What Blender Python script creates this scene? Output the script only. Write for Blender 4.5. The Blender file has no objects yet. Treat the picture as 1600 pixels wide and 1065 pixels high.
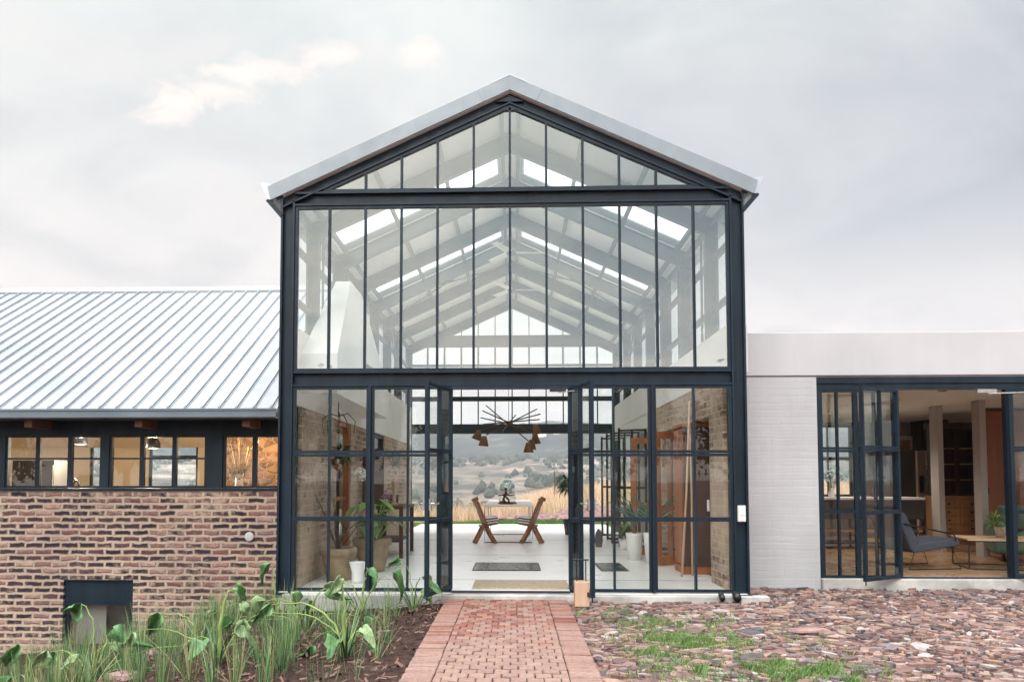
import bpy, math, random
import numpy as np
from mathutils import Vector, Matrix, noise as mnoise
R = math.radians
rnd = random.Random(7)
S = bpy.context.scene
col = S.collection

# ------------------------------------------------------------------ camera
cd = bpy.data.cameras.new('camera'); cam = bpy.data.objects.new('camera', cd); col.objects.link(cam)
cam.location = (0.04, -8.6, 1.24); cam.rotation_euler = (R(90 + 2.95), 0, R(2.0))
cd.lens = 27.0; cd.sensor_width = 36.0; cd.shift_x = 0.02435; cd.shift_y = 0.0973
cd.clip_start = 0.05; cd.clip_end = 9000
S.camera = cam

# ------------------------------------------------------------------ world, sun, exposure
SUN_EL, SUN_AZ = R(38), R(200)
W = bpy.data.worlds.new('World'); S.world = W; W.use_nodes = True
nt = W.node_tree; nt.nodes.clear()
def N(t, typ, **kw):
    n = t.nodes.new(typ)
    for k, v in kw.items():
        if k.startswith('i_'): n.inputs[k[2:].replace('_', ' ')].default_value = v
        else: setattr(n, k, v)
    return n
def ramp(t, stops, fac=None, interp='LINEAR'):
    n = t.nodes.new('ShaderNodeValToRGB'); cr = n.color_ramp; cr.interpolation = interp
    while len(cr.elements) > 1: cr.elements.remove(cr.elements[-1])
    for i, (p, c) in enumerate(stops):
        e = cr.elements[0] if i == 0 else cr.elements.new(p)
        e.position = p; e.color = (*c, 1) if len(c) == 3 else c
    if fac is not None: t.links.new(fac, n.inputs[0])
    return n
def mixc(t, fac, a, b, mode='MIX'):
    n = t.nodes.new('ShaderNodeMix'); n.data_type = 'RGBA'; n.blend_type = mode
    for s, v in ((n.inputs[0], fac), (n.inputs[6], a), (n.inputs[7], b)):
        if hasattr(v, 'is_output'): t.links.new(v, s)
        elif isinstance(v, (int, float)): s.default_value = v
        else: s.default_value = (*v, 1)
    return n.outputs[2]
def mth(t, op, a, b=0.0, c=0.0):
    n = t.nodes.new('ShaderNodeMath'); n.operation = op
    for i, v in enumerate((a, b, c)):
        if hasattr(v, 'is_output'): t.links.new(v, n.inputs[i])
        else: n.inputs[i].default_value = v
    return n.outputs[0]
L = nt.links.new
sky = N(nt, 'ShaderNodeTexSky', sky_type='NISHITA', sun_disc=False, sun_elevation=SUN_EL, sun_rotation=SUN_AZ)
sky.air_density = 1.0; sky.dust_density = 2.0
bg1 = N(nt, 'ShaderNodeBackground'); bg1.inputs[1].default_value = 0.10; L(sky.outputs[0], bg1.inputs[0])
tc = N(nt, 'ShaderNodeTexCoord')
sep = N(nt, 'ShaderNodeSeparateXYZ'); L(tc.outputs['Generated'], sep.inputs[0])
den = mth(nt, 'ADD', mth(nt, 'MAXIMUM', sep.outputs[2], 0.0), 0.22)
cmb = N(nt, 'ShaderNodeCombineXYZ'); L(mth(nt, 'DIVIDE', sep.outputs[0], den), cmb.inputs[0]); L(mth(nt, 'DIVIDE', sep.outputs[1], den), cmb.inputs[1])
def wnoise(scale, det, off, dist=0.3, rough=0.55):
    mp = N(nt, 'ShaderNodeMapping'); mp.inputs['Location'].default_value = off; L(cmb.outputs[0], mp.inputs[0])
    n = N(nt, 'ShaderNodeTexNoise'); n.inputs['Scale'].default_value = scale; n.inputs['Detail'].default_value = det
    n.inputs['Roughness'].default_value = rough; n.inputs['Distortion'].default_value = dist; L(mp.outputs[0], n.inputs[0]); return n.outputs[0]
big = wnoise(0.9, 5, (3.1, 1.7, 0)); mid = wnoise(2.2, 7, (0.4, 5.2, 0), 0.5); wis = wnoise(2.6, 9, (7.3, 2.2, 0), 0.9, 0.6)
# direction of the banks: bluish grey bank to the right, pale cyan opening above, pinkish low sky
xs = sep.outputs[0]; zs = sep.outputs[2]
rt = mth(nt, 'MULTIPLY_ADD', xs, 1.3, mth(nt, 'MULTIPLY_ADD', big, 1.5, -0.75))
bank = ramp(nt, [(0.0, (0, 0, 0)), (0.75, (1, 1, 1))], mth(nt, 'ADD', rt, 0.12)).outputs[0]
bandz = ramp(nt, [(0.20, (0.1,) * 3), (0.31, (1, 1, 1)), (0.44, (1, 1, 1)), (0.58, (0.1,) * 3)], mth(nt, 'MULTIPLY_ADD', mid, 0.16, mth(nt, 'SUBTRACT', zs, 0.08))).outputs[0]
base = ramp(nt, [(0.0, (0.96, 0.84, 0.79)), (0.10, (0.81, 0.745, 0.715)), (0.20, (0.735, 0.70, 0.68)), (0.34, (0.715, 0.715, 0.705)), (0.55, (0.71, 0.75, 0.745)), (0.8, (0.80, 0.84, 0.87)), (1.0, (0.95, 0.98, 1.0))], zs).outputs[0]
c1 = mixc(nt, mth(nt, 'MULTIPLY', bank, mth(nt, 'MULTIPLY', bandz, 0.9)), base, (0.42, 0.452, 0.492))
soft = ramp(nt, [(0.36, (0.87, 0.87, 0.885)), (0.50, (0.98, 0.97, 0.967)), (0.62, (1.07, 1.045, 1.025))], mid).outputs[0]
c2 = mixc(nt, 1.0, c1, soft, 'MULTIPLY')
lft = ramp(nt, [(0.30, (1, 1, 1)), (0.50, (0, 0, 0))], mth(nt, 'ADD', xs, 0.5)).outputs[0]
wz = ramp(nt, [(0.18, (0, 0, 0)), (0.32, (1, 1, 1)), (0.48, (1, 1, 1)), (0.55, (0, 0, 0))], zs).outputs[0]
wm = ramp(nt, [(0.50, (0, 0, 0)), (0.60, (1, 1, 1))], wis).outputs[0]
c3 = mixc(nt, mth(nt, 'MULTIPLY', mth(nt, 'MULTIPLY', wm, wz), mth(nt, 'MULTIPLY', lft, 0.35)), c2, (0.80, 0.73, 0.70))
pn_ = wnoise(11.0, 8, (1.3, 4.4, 0), 0.4, 0.62)
for (qx, qy, rx, ry) in ((-0.51, 1.262, .085, .060), (-0.42, 1.228, .10, .040), (-0.285, 1.203, .070, .042), (-0.155, 1.200, .052, .040), (-.62, 1.32, .06, .040), (-.57, 1.285, .06, .04)):
    ex = mth(nt, 'DIVIDE', mth(nt, 'SUBTRACT', mth(nt, 'DIVIDE', sep.outputs[0], den), qx), rx); ey = mth(nt, 'DIVIDE', mth(nt, 'SUBTRACT', mth(nt, 'DIVIDE', sep.outputs[1], den), qy), ry)
    rr = mth(nt, 'SQRT', mth(nt, 'ADD', mth(nt, 'MULTIPLY', ex, ex), mth(nt, 'MULTIPLY', ey, ey)))
    fm = ramp(nt, [(0.0, (0, 0, 0)), (0.55, (0.95,) * 3)], mth(nt, 'ADD', mth(nt, 'SUBTRACT', 0.72, mth(nt, 'MULTIPLY', rr, 0.75)), mth(nt, 'MULTIPLY', mth(nt, 'SUBTRACT', pn_, 0.5), 2.4))).outputs[0]
    fm = mth(nt, 'MULTIPLY', fm, mth(nt, 'MULTIPLY', mth(nt, 'GREATER_THAN', sep.outputs[1], 0.0), 0.72)); c3 = mixc(nt, fm, c3, (0.96, 0.86, 0.80))
bkm = ramp(nt, [(-0.0, (0, 0, 0)), (0.5, (1, 1, 1))], mth(nt, 'MULTIPLY', sep.outputs[1], -1.0)).outputs[0]
bkn = ramp(nt, [(0.38, (0.80, 0.86, 0.90)), (0.50, (0.98, 0.98, 0.98)), (0.60, (1.10, 1.06, 1.03))], mid).outputs[0]
c3 = mixc(nt, bkm, c3, mixc(nt, 1.0, c3, bkn, 'MULTIPLY'))
# brightness added to the unseen sky behind and overhead, to light facade and hall
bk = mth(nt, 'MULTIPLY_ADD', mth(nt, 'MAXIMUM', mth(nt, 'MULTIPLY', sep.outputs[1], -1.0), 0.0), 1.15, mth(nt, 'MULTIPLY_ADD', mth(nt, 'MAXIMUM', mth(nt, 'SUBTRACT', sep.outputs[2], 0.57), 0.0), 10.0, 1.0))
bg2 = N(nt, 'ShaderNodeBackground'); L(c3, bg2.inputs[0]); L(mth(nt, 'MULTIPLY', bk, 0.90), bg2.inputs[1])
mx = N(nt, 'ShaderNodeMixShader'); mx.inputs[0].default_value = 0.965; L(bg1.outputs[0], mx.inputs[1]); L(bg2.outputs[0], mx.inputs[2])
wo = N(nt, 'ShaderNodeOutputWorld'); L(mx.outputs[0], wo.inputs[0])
sl = bpy.data.lights.new('sun', 'SUN'); sl.energy = 1.5; sl.angle = R(35); sl.color = (1.0, 0.95, 0.88)
so = bpy.data.objects.new('sun', sl); col.objects.link(so)
sd = Vector((math.sin(SUN_AZ) * math.cos(SUN_EL), math.cos(SUN_AZ) * math.cos(SUN_EL), math.sin(SUN_EL)))
so.rotation_euler = sd.to_track_quat('Z', 'Y').to_euler(); so.location = (0, -20, 20)
S.view_settings.view_transform = 'Standard'; S.view_settings.look = 'None'; S.view_settings.gamma = 1.0
S.view_settings.exposure = 0.44
S.render.engine = 'CYCLES'
S.cycles.max_bounces = 10; S.cycles.transparent_max_bounces = 32; S.cycles.diffuse_bounces = 7; S.cycles.glossy_bounces = 4
S.cycles.transmission_bounces = 4; S.cycles.volume_bounces = 1; S.cycles.use_denoising = True
S.cycles.caustics_reflective = False; S.cycles.caustics_refractive = False; S.cycles.sample_clamp_indirect = 6.0

# ------------------------------------------------------------------ materials
def newmat(name):
    m = bpy.data.materials.new(name); m.use_nodes = True; t = m.node_tree; t.nodes.clear()
    o = t.nodes.new('ShaderNodeOutputMaterial'); b = t.nodes.new('ShaderNodeBsdfPrincipled'); t.links.new(b.outputs[0], o.inputs[0])
    return m, t, b, o
def nz(t, scale, det=4, vec=None, rough=0.55, dist=0.0, out=0):
    n = t.nodes.new('ShaderNodeTexNoise'); n.inputs['Scale'].default_value = scale; n.inputs['Detail'].default_value = det
    n.inputs['Roughness'].default_value = rough; n.inputs['Distortion'].default_value = dist
    if vec is not None: t.links.new(vec, n.inputs[0])
    return n.outputs[out]
def coords(t, scale=None):
    c = t.nodes.new('ShaderNodeTexCoord').outputs['Object']
    if scale:
        m = t.nodes.new('ShaderNodeMapping'); m.inputs['Scale'].default_value = scale; t.links.new(c, m.inputs[0]); c = m.outputs[0]
    return c
def bumpn(t, b, h, strength=0.3, dist=0.01):
    n = t.nodes.new('ShaderNodeBump'); n.inputs['Strength'].default_value = strength; n.inputs['Distance'].default_value = dist
    t.links.new(h, n.inputs['Height']); t.links.new(n.outputs[0], b.inputs['Normal'])
def pm(name, c, rough=0.6, metal=0.0, var=0.12, vs=6.0, bump=0.0, bs=60.0, bd=0.004, c2=None, sc=None, spec=0.5, island=False):
    m, t, b, o = newmat(name); v = coords(t, sc)
    c2 = c2 or tuple(x * (1 - 2 * var) for x in c); ca = tuple(min(1, x * (1 + var)) for x in c)
    f = nz(t, vs, 5, v)
    if island:
        g = t.nodes.new('ShaderNodeNewGeometry'); f = mth(t, 'MULTIPLY_ADD', g.outputs['Random Per Island'], 0.75, mth(t, 'MULTIPLY', f, 0.3))
    cr = ramp(t, [(0.25, c2), (0.75, ca)], f); t.links.new(cr.outputs[0], b.inputs['Base Color'])
    b.inputs['Roughness'].default_value = rough; b.inputs['Metallic'].default_value = metal; b.inputs['Specular IOR Level'].default_value = spec
    if rough < 0.75:
        rr = ramp(t, [(0.3, (max(0, rough - 0.08),) * 3), (0.7, (min(1, rough + 0.1),) * 3)], nz(t, vs * 2.3, 4, v)); t.links.new(rr.outputs[0], b.inputs['Roughness'])
    if bump: bumpn(t, b, nz(t, bs, 4, v), bump, bd)
    return m
M = {}
M['steel'] = pm('navy_steel', (0.011, 0.026, 0.043), 0.45, 0, 0.12, 3, 0.08, 90, spec=0.3)
M['steel_in'] = pm('interior_steel', (0.022, 0.034, 0.040), 0.5, 0, 0.12, 3)
M['white_metal'] = pm('silver_sheet', (0.48, 0.52, 0.55), 0.42, 0.35, 0.04, 2.0, 0.04, 8, 0.01)
M['barge'] = pm('barge_sheet', (0.27, 0.31, 0.34), 0.45, 0.2, 0.04, 2.0, 0.03, 8, 0.01)
M['roof_sheet'] = pm('roof_sheet', (0.345, 0.37, 0.40), 0.42, 0.2, 0.05, 1.2, 0.12, 2.2, 0.02)
M['gutter'] = pm('gutter_grey', (0.17, 0.21, 0.25), 0.45, 0.2, 0.06, 2)
M['ceiling'] = pm('ceiling_board', (0.87, 0.87, 0.85), 0.8, 0, 0.03, 2)
M['plaster'] = pm('white_plaster', (0.82, 0.80, 0.77), 0.85, 0, 0.03, 1.5, 0.15, 25, 0.004)
M['parapet'] = pm('parapet_plaster', (0.53, 0.53, 0.545), 0.85, 0, 0.03, 1.2, 0.1, 25, 0.003)
M['dark_wood'] = pm('dark_wood', (0.07, 0.028, 0.014), 0.5, 0, 0.3, 3, 0.2, 20, 0.003, sc=(1, 1, 0.15))
M['red_wood'] = pm('red_wood', (0.36, 0.115, 0.035), 0.5, 0, 0.25, 4, 0.2, 20, 0.003, sc=(1, 1, 0.12))
M['oak'] = pm('oak_wood', (0.52, 0.29, 0.13), 0.5, 0, 0.25, 4, 0.2, 20, 0.003, sc=(1, 1, 0.12))
M['chair_wood'] = pm('carved_wood', (0.33, 0.125, 0.042), 0.45, 0, 0.35, 14, 0.4, 30, 0.006)
M['pale_wood'] = pm('pale_wood', (0.60, 0.40, 0.27), 0.7, 0, 0.2, 5, 0.3, 20, 0.003, sc=(1, 1, 0.2))
M['rafter'] = pm('rafter_wood', (0.13, 0.042, 0.022), 0.6, 0, 0.2, 8)
M['concrete'] = pm('concrete_lip', (0.55, 0.53, 0.50), 0.85, 0, 0.12, 4, 0.3, 30, 0.004)
M['black'] = pm('black_metal', (0.012, 0.012, 0.013), 0.4, 0, 0.1, 5)
M['chrome'] = pm('chrome', (0.6, 0.6, 0.6), 0.25, 0.9, 0.05, 4)
M['white'] = pm('white_glaze', (0.80, 0.80, 0.79), 0.35, 0, 0.02, 4)
M['linen'] = pm('table_top', (0.84, 0.74, 0.66), 0.5, 0, 0.06, 4)
M['terracotta'] = pm('clay_pot', (0.34, 0.25, 0.165), 0.85, 0, 0.22, 7, 0.4, 40, 0.005)
M['soil'] = pm('soil', (0.050, 0.032, 0.026), 0.95, 0, 0.5, 14, 1.0, 30, 0.03)
M['potsoil'] = pm('pot_soil', (0.06, 0.035, 0.025), 0.95, 0, 0.4, 30, 0.8, 60, 0.01)
M['leaf'] = pm('leaf_green', (0.055, 0.115, 0.030), 0.5, 0, 0.35, 6, island=True, c2=(0.02, 0.055, 0.018))
M['leaf2'] = pm('leaf_bright', (0.17, 0.28, 0.055), 0.5, 0, 0.3, 5, island=True, c2=(0.06, 0.13, 0.03))
M['arum'] = pm('arum_leaf', (0.095, 0.22, 0.075), 0.38, 0, 0.25, 9, 0.3, 14, 0.01, c2=(0.045, 0.13, 0.045))
M['arum_pale'] = pm('arum_leaf_back', (0.27, 0.37, 0.20), 0.5, 0, 0.2, 7, 0.3, 14, 0.01, c2=(0.16, 0.28, 0.12))
for nm_ in ('arum', 'arum_pale'):
    t = M[nm_].node_tree; b = [n for n in t.nodes if n.type == 'BSDF_PRINCIPLED'][0]; src = b.inputs['Base Color'].links[0].from_socket
    vv = N(t, 'ShaderNodeTexVoronoi', feature='DISTANCE_TO_EDGE'); vv.inputs['Scale'].default_value = 34; t.links.new(coords(t, (1, 1, .45)), vv.inputs[0])
    t.links.new(mixc(t, 1.0, src, ramp(t, [(.0, (1.7, 1.5, 1.4)), (.08, (1, 1, 1))], vv.outputs[0]).outputs[0], 'MULTIPLY'), b.inputs['Base Color'])
    t.links.new(mixc(t, ramp(t, [(.60, (0, 0, 0)), (.70, (.8,) * 3)], nz(t, 22, 4, coords(t))).outputs[0], b.inputs['Base Color'].links[0].from_socket, (.30, .26, .08)), b.inputs['Base Color'])
M['stalk'] = pm('stalk', (0.30, 0.42, 0.12), 0.5, 0, 0.2, 5, c2=(0.13, 0.22, 0.06))
M['aloe'] = pm('aloe_leaf', (0.07, 0.16, 0.11), 0.5, 0, 0.25, 6, c2=(0.03, 0.085, 0.06))
M['reed_dry'] = pm('reed_straw', (0.46, 0.37, 0.20), 0.7, 0, 0.3, 4, island=True)
M['reed'] = pm('reed_blade', (0.15, 0.25, 0.085), 0.6, 0, 0.3, 4, island=True, c2=(0.035, 0.095, 0.055))
M['drygrass'] = pm('dry_grass', (0.66, 0.48, 0.36), 0.8, 0, 0.3, 4, island=True, c2=(0.40, 0.32, 0.20))
M['lawn'] = pm('grass_blade', (0.145, 0.24, 0.065), 0.6, 0, 0.3, 4, island=True, c2=(0.07, 0.16, 0.03))
M['coir'] = pm('coir', (0.46, 0.36, 0.25), 0.95, 0, 0.15, 30, 0.8, 120, 0.01)
M['fabric'] = pm('grey_fabric', (0.055, 0.065, 0.085), 0.9, 0, 0.1, 40, 0.3, 200)
M['green_fabric'] = pm('green_fabric', (0.10, 0.17, 0.13), 0.9, 0, 0.2, 8, 0.3, 100)
M['fridge'] = pm('fridge_steel', (0.72, 0.60, 0.56), 0.4, 0.15, 0.04, 3)
M['tanfloor'] = pm('tan_floor', (0.40, 0.25, 0.145), 0.28, 0, 0.08, 1.2)
M['roomwall'] = pm('room_wall', (0.62, 0.50, 0.35), 0.85, 0, 0.06, 2)
M['greywall'] = pm('grey_wall', (0.40, 0.37, 0.35), 0.85, 0, 0.05, 2)
M['darkpanel'] = pm('dark_panel', (0.05, 0.045, 0.042), 0.6, 0, 0.1, 2)
M['yellow'] = pm('yellow_enamel', (0.75, 0.55, 0.08), 0.5, 0, 0.05, 2)
M['petal'] = pm('white_petal', (0.80, 0.78, 0.76), 0.6, 0, 0.05, 8)
M['purple'] = pm('purple_petal', (0.30, 0.12, 0.25), 0.6, 0, 0.2, 8)
M['bluepetal'] = pm('blue_petal', (0.30, 0.42, 0.50), 0.6, 0, 0.2, 8)
M['bark'] = pm('bark', (0.10, 0.075, 0.055), 0.9, 0, 0.3, 10, 0.5, 30)
M['basket'] = pm('woven_shade', (0.24, 0.12, 0.05), 0.8, 0, 0.3, 60, 0.6, 150)
M['bronze'] = pm('dark_bronze', (0.10, 0.028, 0.02), 0.45, 0.2, 0.2, 10)
M['flash'] = pm('bitumen', (0.025, 0.023, 0.024), 0.9, 0, 0.3, 10)
M['stem_dry'] = pm('dried_stem', (0.50, 0.36, 0.20), 0.8, 0, 0.3, 9)
M['farm'] = pm('farm_wall', (0.75, 0.70, 0.66), 0.8)
def streaks(name, amt, sc=(5, 5, .35)):
    m = M[name]; t = m.node_tree; b = [n for n in t.nodes if n.type == 'BSDF_PRINCIPLED'][0]; src = b.inputs['Base Color'].links[0].from_socket
    a = ramp(t, [(.42, (1 - amt,) * 3), (.62, (1, 1, 1))], nz(t, 1.0, 6, coords(t, sc), .65)).outputs[0]; d = ramp(t, [(.35, (1 - amt * .8,) * 3), (.6, (1.03,) * 3)], nz(t, 1.1, 5, coords(t))).outputs[0]
    t.links.new(mixc(t, 1.0, mixc(t, 1.0, src, a, 'MULTIPLY'), d, 'MULTIPLY'), b.inputs['Base Color'])
M['rock'] = pm('pink_rock', (0.36, 0.22, 0.20), 0.85, 0, 0.3, 6, 0.6, 12, 0.02)
M['darkrock'] = pm('dark_slate', (0.10, 0.095, 0.11), 0.7, 0, 0.3, 6, 0.6, 12, 0.02)

def emis(name, c, e):
    m, t, b, o = newmat(name); b.inputs['Base Color'].default_value = (*c, 1); b.inputs['Emission Color'].default_value = (*c, 1); b.inputs['Emission Strength'].default_value = e; return m
M['bulb'] = emis('lit_bulb', (1.0, 0.78, 0.48), 6.0)
M['bulb_soft'] = emis('lit_diffuser', (1.0, 0.86, 0.66), 1.6)
M['bulb_warm'] = emis('lit_warm', (1.0, 0.66, 0.30), 2.2)

def glass(name, tint, refl, boost=1.0, rough=0.0):
    m, t, b, o = newmat(name); t.nodes.remove(b)
    tr = N(t, 'ShaderNodeBsdfTransparent'); tr.inputs[0].default_value = (*tint, 1)
    gl = N(t, 'ShaderNodeBsdfGlossy'); gl.inputs['Roughness'].default_value = rough; gl.inputs[0].default_value = (0.93, 1.0, 0.97, 1)
    fr = N(t, 'ShaderNodeFresnel'); fr.inputs[0].default_value = 1.45
    g = N(t, 'ShaderNodeNewGeometry')
    f = mth(t, 'MULTIPLY', mth(t, 'MULTIPLY_ADD', fr.outputs[0], boost, refl), mth(t, 'SUBTRACT', 1.0, g.outputs['Backfacing']))
    f = mth(t, 'MINIMUM', f, 1.0)
    x = N(t, 'ShaderNodeMixShader'); t.links.new(f, x.inputs[0]); t.links.new(tr.outputs[0], x.inputs[1]); t.links.new(gl.outputs[0], x.inputs[2])
    t.links.new(x.outputs[0], o.inputs[0]); return m
M['glass'] = glass('window_glass', (0.97, 0.985, 0.978), 0.012, 1.15)
M['glass_hi'] = glass('coated_glass', (0.97, 0.99, 0.98), 0.19, 1.4)
M['glass_dome'] = glass('dome_glass', (0.90, 0.93, 0.93), 0.14, 2.5)
m, t, b, o = newmat('rooflight_sheet'); t.nodes.remove(b); a1 = N(t, 'ShaderNodeBsdfTransparent'); a1.inputs[0].default_value = (.97, .98, .98, 1); a2 = N(t, 'ShaderNodeBsdfTranslucent'); a2.inputs[0].default_value = (.95, .96, .96, 1)
x = N(t, 'ShaderNodeMixShader'); x.inputs[0].default_value = .5; t.links.new(a1.outputs[0], x.inputs[1]); t.links.new(a2.outputs[0], x.inputs[2]); t.links.new(x.outputs[0], o.inputs[0]); M['glass_roof'] = m
M['glass_dark'] = pm('floor_glass', (0.030, 0.050, 0.046), 0.22, 0, 0.2, 3, spec=0.35)

def brickmat(name, mortar, stops, smear=0.5, bump=0.6, w=0.242, h=0.0857, mort=0.02, wob=0.012, axis='x', rough=0.9, smear_c=None):
    m, t, b, o = newmat(name); v = coords(t); s = N(t, 'ShaderNodeSeparateXYZ'); t.links.new(v, s.inputs[0])
    c = N(t, 'ShaderNodeCombineXYZ'); nA = nz(t, 7, 3, v, out=1); sn = N(t, 'ShaderNodeSeparateXYZ'); t.links.new(nA, sn.inputs[0])
    t.links.new(mth(t, 'MULTIPLY_ADD', mth(t, 'SUBTRACT', sn.outputs[0], 0.5), wob * 3.0, s.outputs[0 if axis == 'x' else 1]), c.inputs[0])
    t.links.new(mth(t, 'MULTIPLY_ADD', mth(t, 'SUBTRACT', sn.outputs[1], 0.5), wob * 2.0, s.outputs[2]), c.inputs[1])
    br = N(t, 'ShaderNodeTexBrick'); t.links.new(c.outputs[0], br.inputs[0])
    br.inputs['Color1'].default_value = (0, 0, 0, 1); br.inputs['Color2'].default_value = (1, 1, 1, 1); br.inputs['Mortar'].default_value = (0.5, 0.5, 0.5, 1)
    br.inputs['Scale'].default_value = 1.0; br.inputs['Brick Width'].default_value = w; br.inputs['Row Height'].default_value = h
    br.inputs['Mortar Size'].default_value = mort; br.inputs['Mortar Smooth'].default_value = 0.75; br.offset = 0.5
    rp = ramp(t, stops, br.outputs['Color'])
    cc = mixc(t, 0.55, rp.outputs[0], ramp(t, [(0.3, (0.35, 0.33, 0.34)), (0.7, (1.5, 1.4, 1.35))], nz(t, 26, 5, v)).outputs[0], 'MULTIPLY')
    sm = ramp(t, [(0.5 - 0.06, (0, 0, 0)), (0.5 + 0.10, (1, 1, 1))], mth(t, 'MULTIPLY_ADD', nz(t, 11, 6, v, 0.65), 0.8, mth(t, 'MULTIPLY_ADD', nz(t, 0.9, 4, v), 1.0, smear - 0.90))).outputs[0]
    mc = mixc(t, nz(t, 9, 5, v), tuple(x * 0.62 for x in mortar), tuple(min(1, x * 1.25) for x in mortar))
    cc = mixc(t, 1.0, cc, ramp(t, [(.35, (.7, .72, .78)), (.65, (1.25, 1.17, 1.14))], nz(t, 1.7, 3, v)).outputs[0], 'MULTIPLY'); mc = mixc(t, .8, mc, ramp(t, [(.35, (.80, .76, .74)), (.65, (1.1, 1.08, 1.0))], nz(t, 0.8, 4, v)).outputs[0], 'MULTIPLY')
    fac = mth(t, 'MAXIMUM', br.outputs['Fac'], mth(t, 'MULTIPLY', sm, 0.8))
    t.links.new(mixc(t, fac, cc, mc), b.inputs['Base Color']); b.inputs['Roughness'].default_value = rough
    hh = mth(t, 'MULTIPLY_ADD', nz(t, 40, 4, v), 0.35, mth(t, 'SUBTRACT', 1.0, fac))
    bumpn(t, b, hh, bump, 0.012); return m
M['brick'] = brickmat('klinker_brick', (0.52, 0.40, 0.325),
    [(0.0, (0.022, 0.015, 0.023)), (0.40, (0.040, 0.026, 0.036)), (0.58, (0.085, 0.045, 0.052)), (0.70, (0.17, 0.078, 0.075)), (0.82, (0.27, 0.155, 0.135)), (1.0, (0.42, 0.29, 0.24))], 0.46, 0.9, mort=0.029, wob=0.028)
M['brick_in'] = brickmat('plastered_brick', (0.56, 0.44, 0.35),
    [(0.0, (0.10, 0.062, 0.050)), (0.5, (0.28, 0.17, 0.12)), (1.0, (0.46, 0.32, 0.23))], 0.62, 1.0, axis='y', wob=.022)
def paintedbrick():
    m, t, b, o = newmat('painted_brick'); v = coords(t); s = N(t, 'ShaderNodeSeparateXYZ'); t.links.new(v, s.inputs[0]); c = N(t, 'ShaderNodeCombineXYZ')
    nA = nz(t, 3.5, 3, v, out=1); sn = N(t, 'ShaderNodeSeparateXYZ'); t.links.new(nA, sn.inputs[0])
    t.links.new(mth(t, 'MULTIPLY_ADD', sn.outputs[0], .08, s.outputs[0]), c.inputs[0]); t.links.new(mth(t, 'MULTIPLY_ADD', sn.outputs[1], .05, s.outputs[2]), c.inputs[1])
    br = N(t, 'ShaderNodeTexBrick'); t.links.new(c.outputs[0], br.inputs[0])
    for k, x in (('Scale', 1.0), ('Brick Width', .25), ('Row Height', .0857), ('Mortar Size', .012), ('Mortar Smooth', 1.0)): br.inputs[k].default_value = x
    br.offset = .5; v2 = coords(t, (1.2, 1, 14))
    h = mth(t, 'MULTIPLY_ADD', nz(t, 1.6, 3, v2), .9, mth(t, 'MULTIPLY', mth(t, 'SUBTRACT', 1.0, br.outputs['Fac']), mth(t, 'MULTIPLY', nz(t, 2.2, 3, v), .55)))
    t.links.new(ramp(t, [(.3, (.485, .485, .50)), (.7, (.53, .53, .545))], nz(t, 2.0, 3, v)).outputs[0], b.inputs['Base Color']); b.inputs['Roughness'].default_value = .8; bumpn(t, b, h, .4, .009); return m
M['brick_white'] = paintedbrick()
def stonewall():
    m, t, b, o = newmat('rubble_stone'); v = coords(t, (5, 5, 9)); vo = N(t, 'ShaderNodeTexVoronoi', feature='DISTANCE_TO_EDGE'); vo.inputs['Scale'].default_value = 1.0
    t.links.new(v, vo.inputs[0]); vc = N(t, 'ShaderNodeTexVoronoi'); vc.inputs['Scale'].default_value = 1.0; t.links.new(v, vc.inputs[0])
    e = ramp(t, [(0.04, (0, 0, 0)), (0.12, (1, 1, 1))], vo.outputs[0]).outputs[0]
    ss = N(t, 'ShaderNodeSeparateColor'); t.links.new(vc.outputs['Color'], ss.inputs[0]); sc = ramp(t, [(0, (.06, .035, .03)), (.5, (.16, .08, .055)), (1, (.30, .17, .11))], ss.outputs[0]).outputs[0]
    e2 = mth(t, 'MULTIPLY', e, ramp(t, [(.35, (.4,) * 3), (.6, (1,) * 3)], nz(t, 6, 5, coords(t))).outputs[0]); t.links.new(mixc(t, e2, (0.26, 0.17, 0.105), sc), b.inputs['Base Color']); bumpn(t, b, e, 0.8, 0.03); b.inputs['Roughness'].default_value = 0.9; return m
M['stone'] = stonewall()
def paver():
    m, t, b, o = newmat('clay_paver'); v = coords(t); g = N(t, 'ShaderNodeNewGeometry')
    c = ramp(t, [(0.05, (0.17, 0.058, 0.044)), (0.40, (0.27, 0.10, 0.075)), (0.7, (0.32, 0.145, 0.10)), (1.0, (0.40, 0.225, 0.165))], mth(t, 'MULTIPLY_ADD', g.outputs['Random Per Island'], 0.7, mth(t, 'MULTIPLY', nz(t, 1.3, 3, v), 0.4))).outputs[0]
    s = N(t, 'ShaderNodeSeparateXYZ'); t.links.new(v, s.inputs[0])
    wear = mth(t, 'ADD', mth(t, 'MULTIPLY', mth(t, 'ADD', s.outputs[1], 1.0), -0.22), mth(t, 'ADD', mth(t, 'MULTIPLY', nz(t, 1.1, 4, v), 1.1), mth(t, 'MULTIPLY', mth(t, 'FRACT', mth(t, 'MULTIPLY', g.outputs['Random Per Island'], 7.31)), 0.55)))
    wf = ramp(t, [(0.72, (0, 0, 0)), (1.45, (0.62,) * 3)], wear).outputs[0]
    c = mixc(t, wf, c, (0.36, 0.255, 0.215)); c = mixc(t, 0.8, c, ramp(t, [(0.3, (0.55,) * 3), (0.7, (1.02,) * 3)], nz(t, 45, 5, v)).outputs[0], 'MULTIPLY')
    t.links.new(c, b.inputs['Base Color']); b.inputs['Roughness'].default_value = 0.85; bumpn(t, b, nz(t, 60, 4, v), 0.4, 0.004); return m
M['paver'] = paver()
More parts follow.
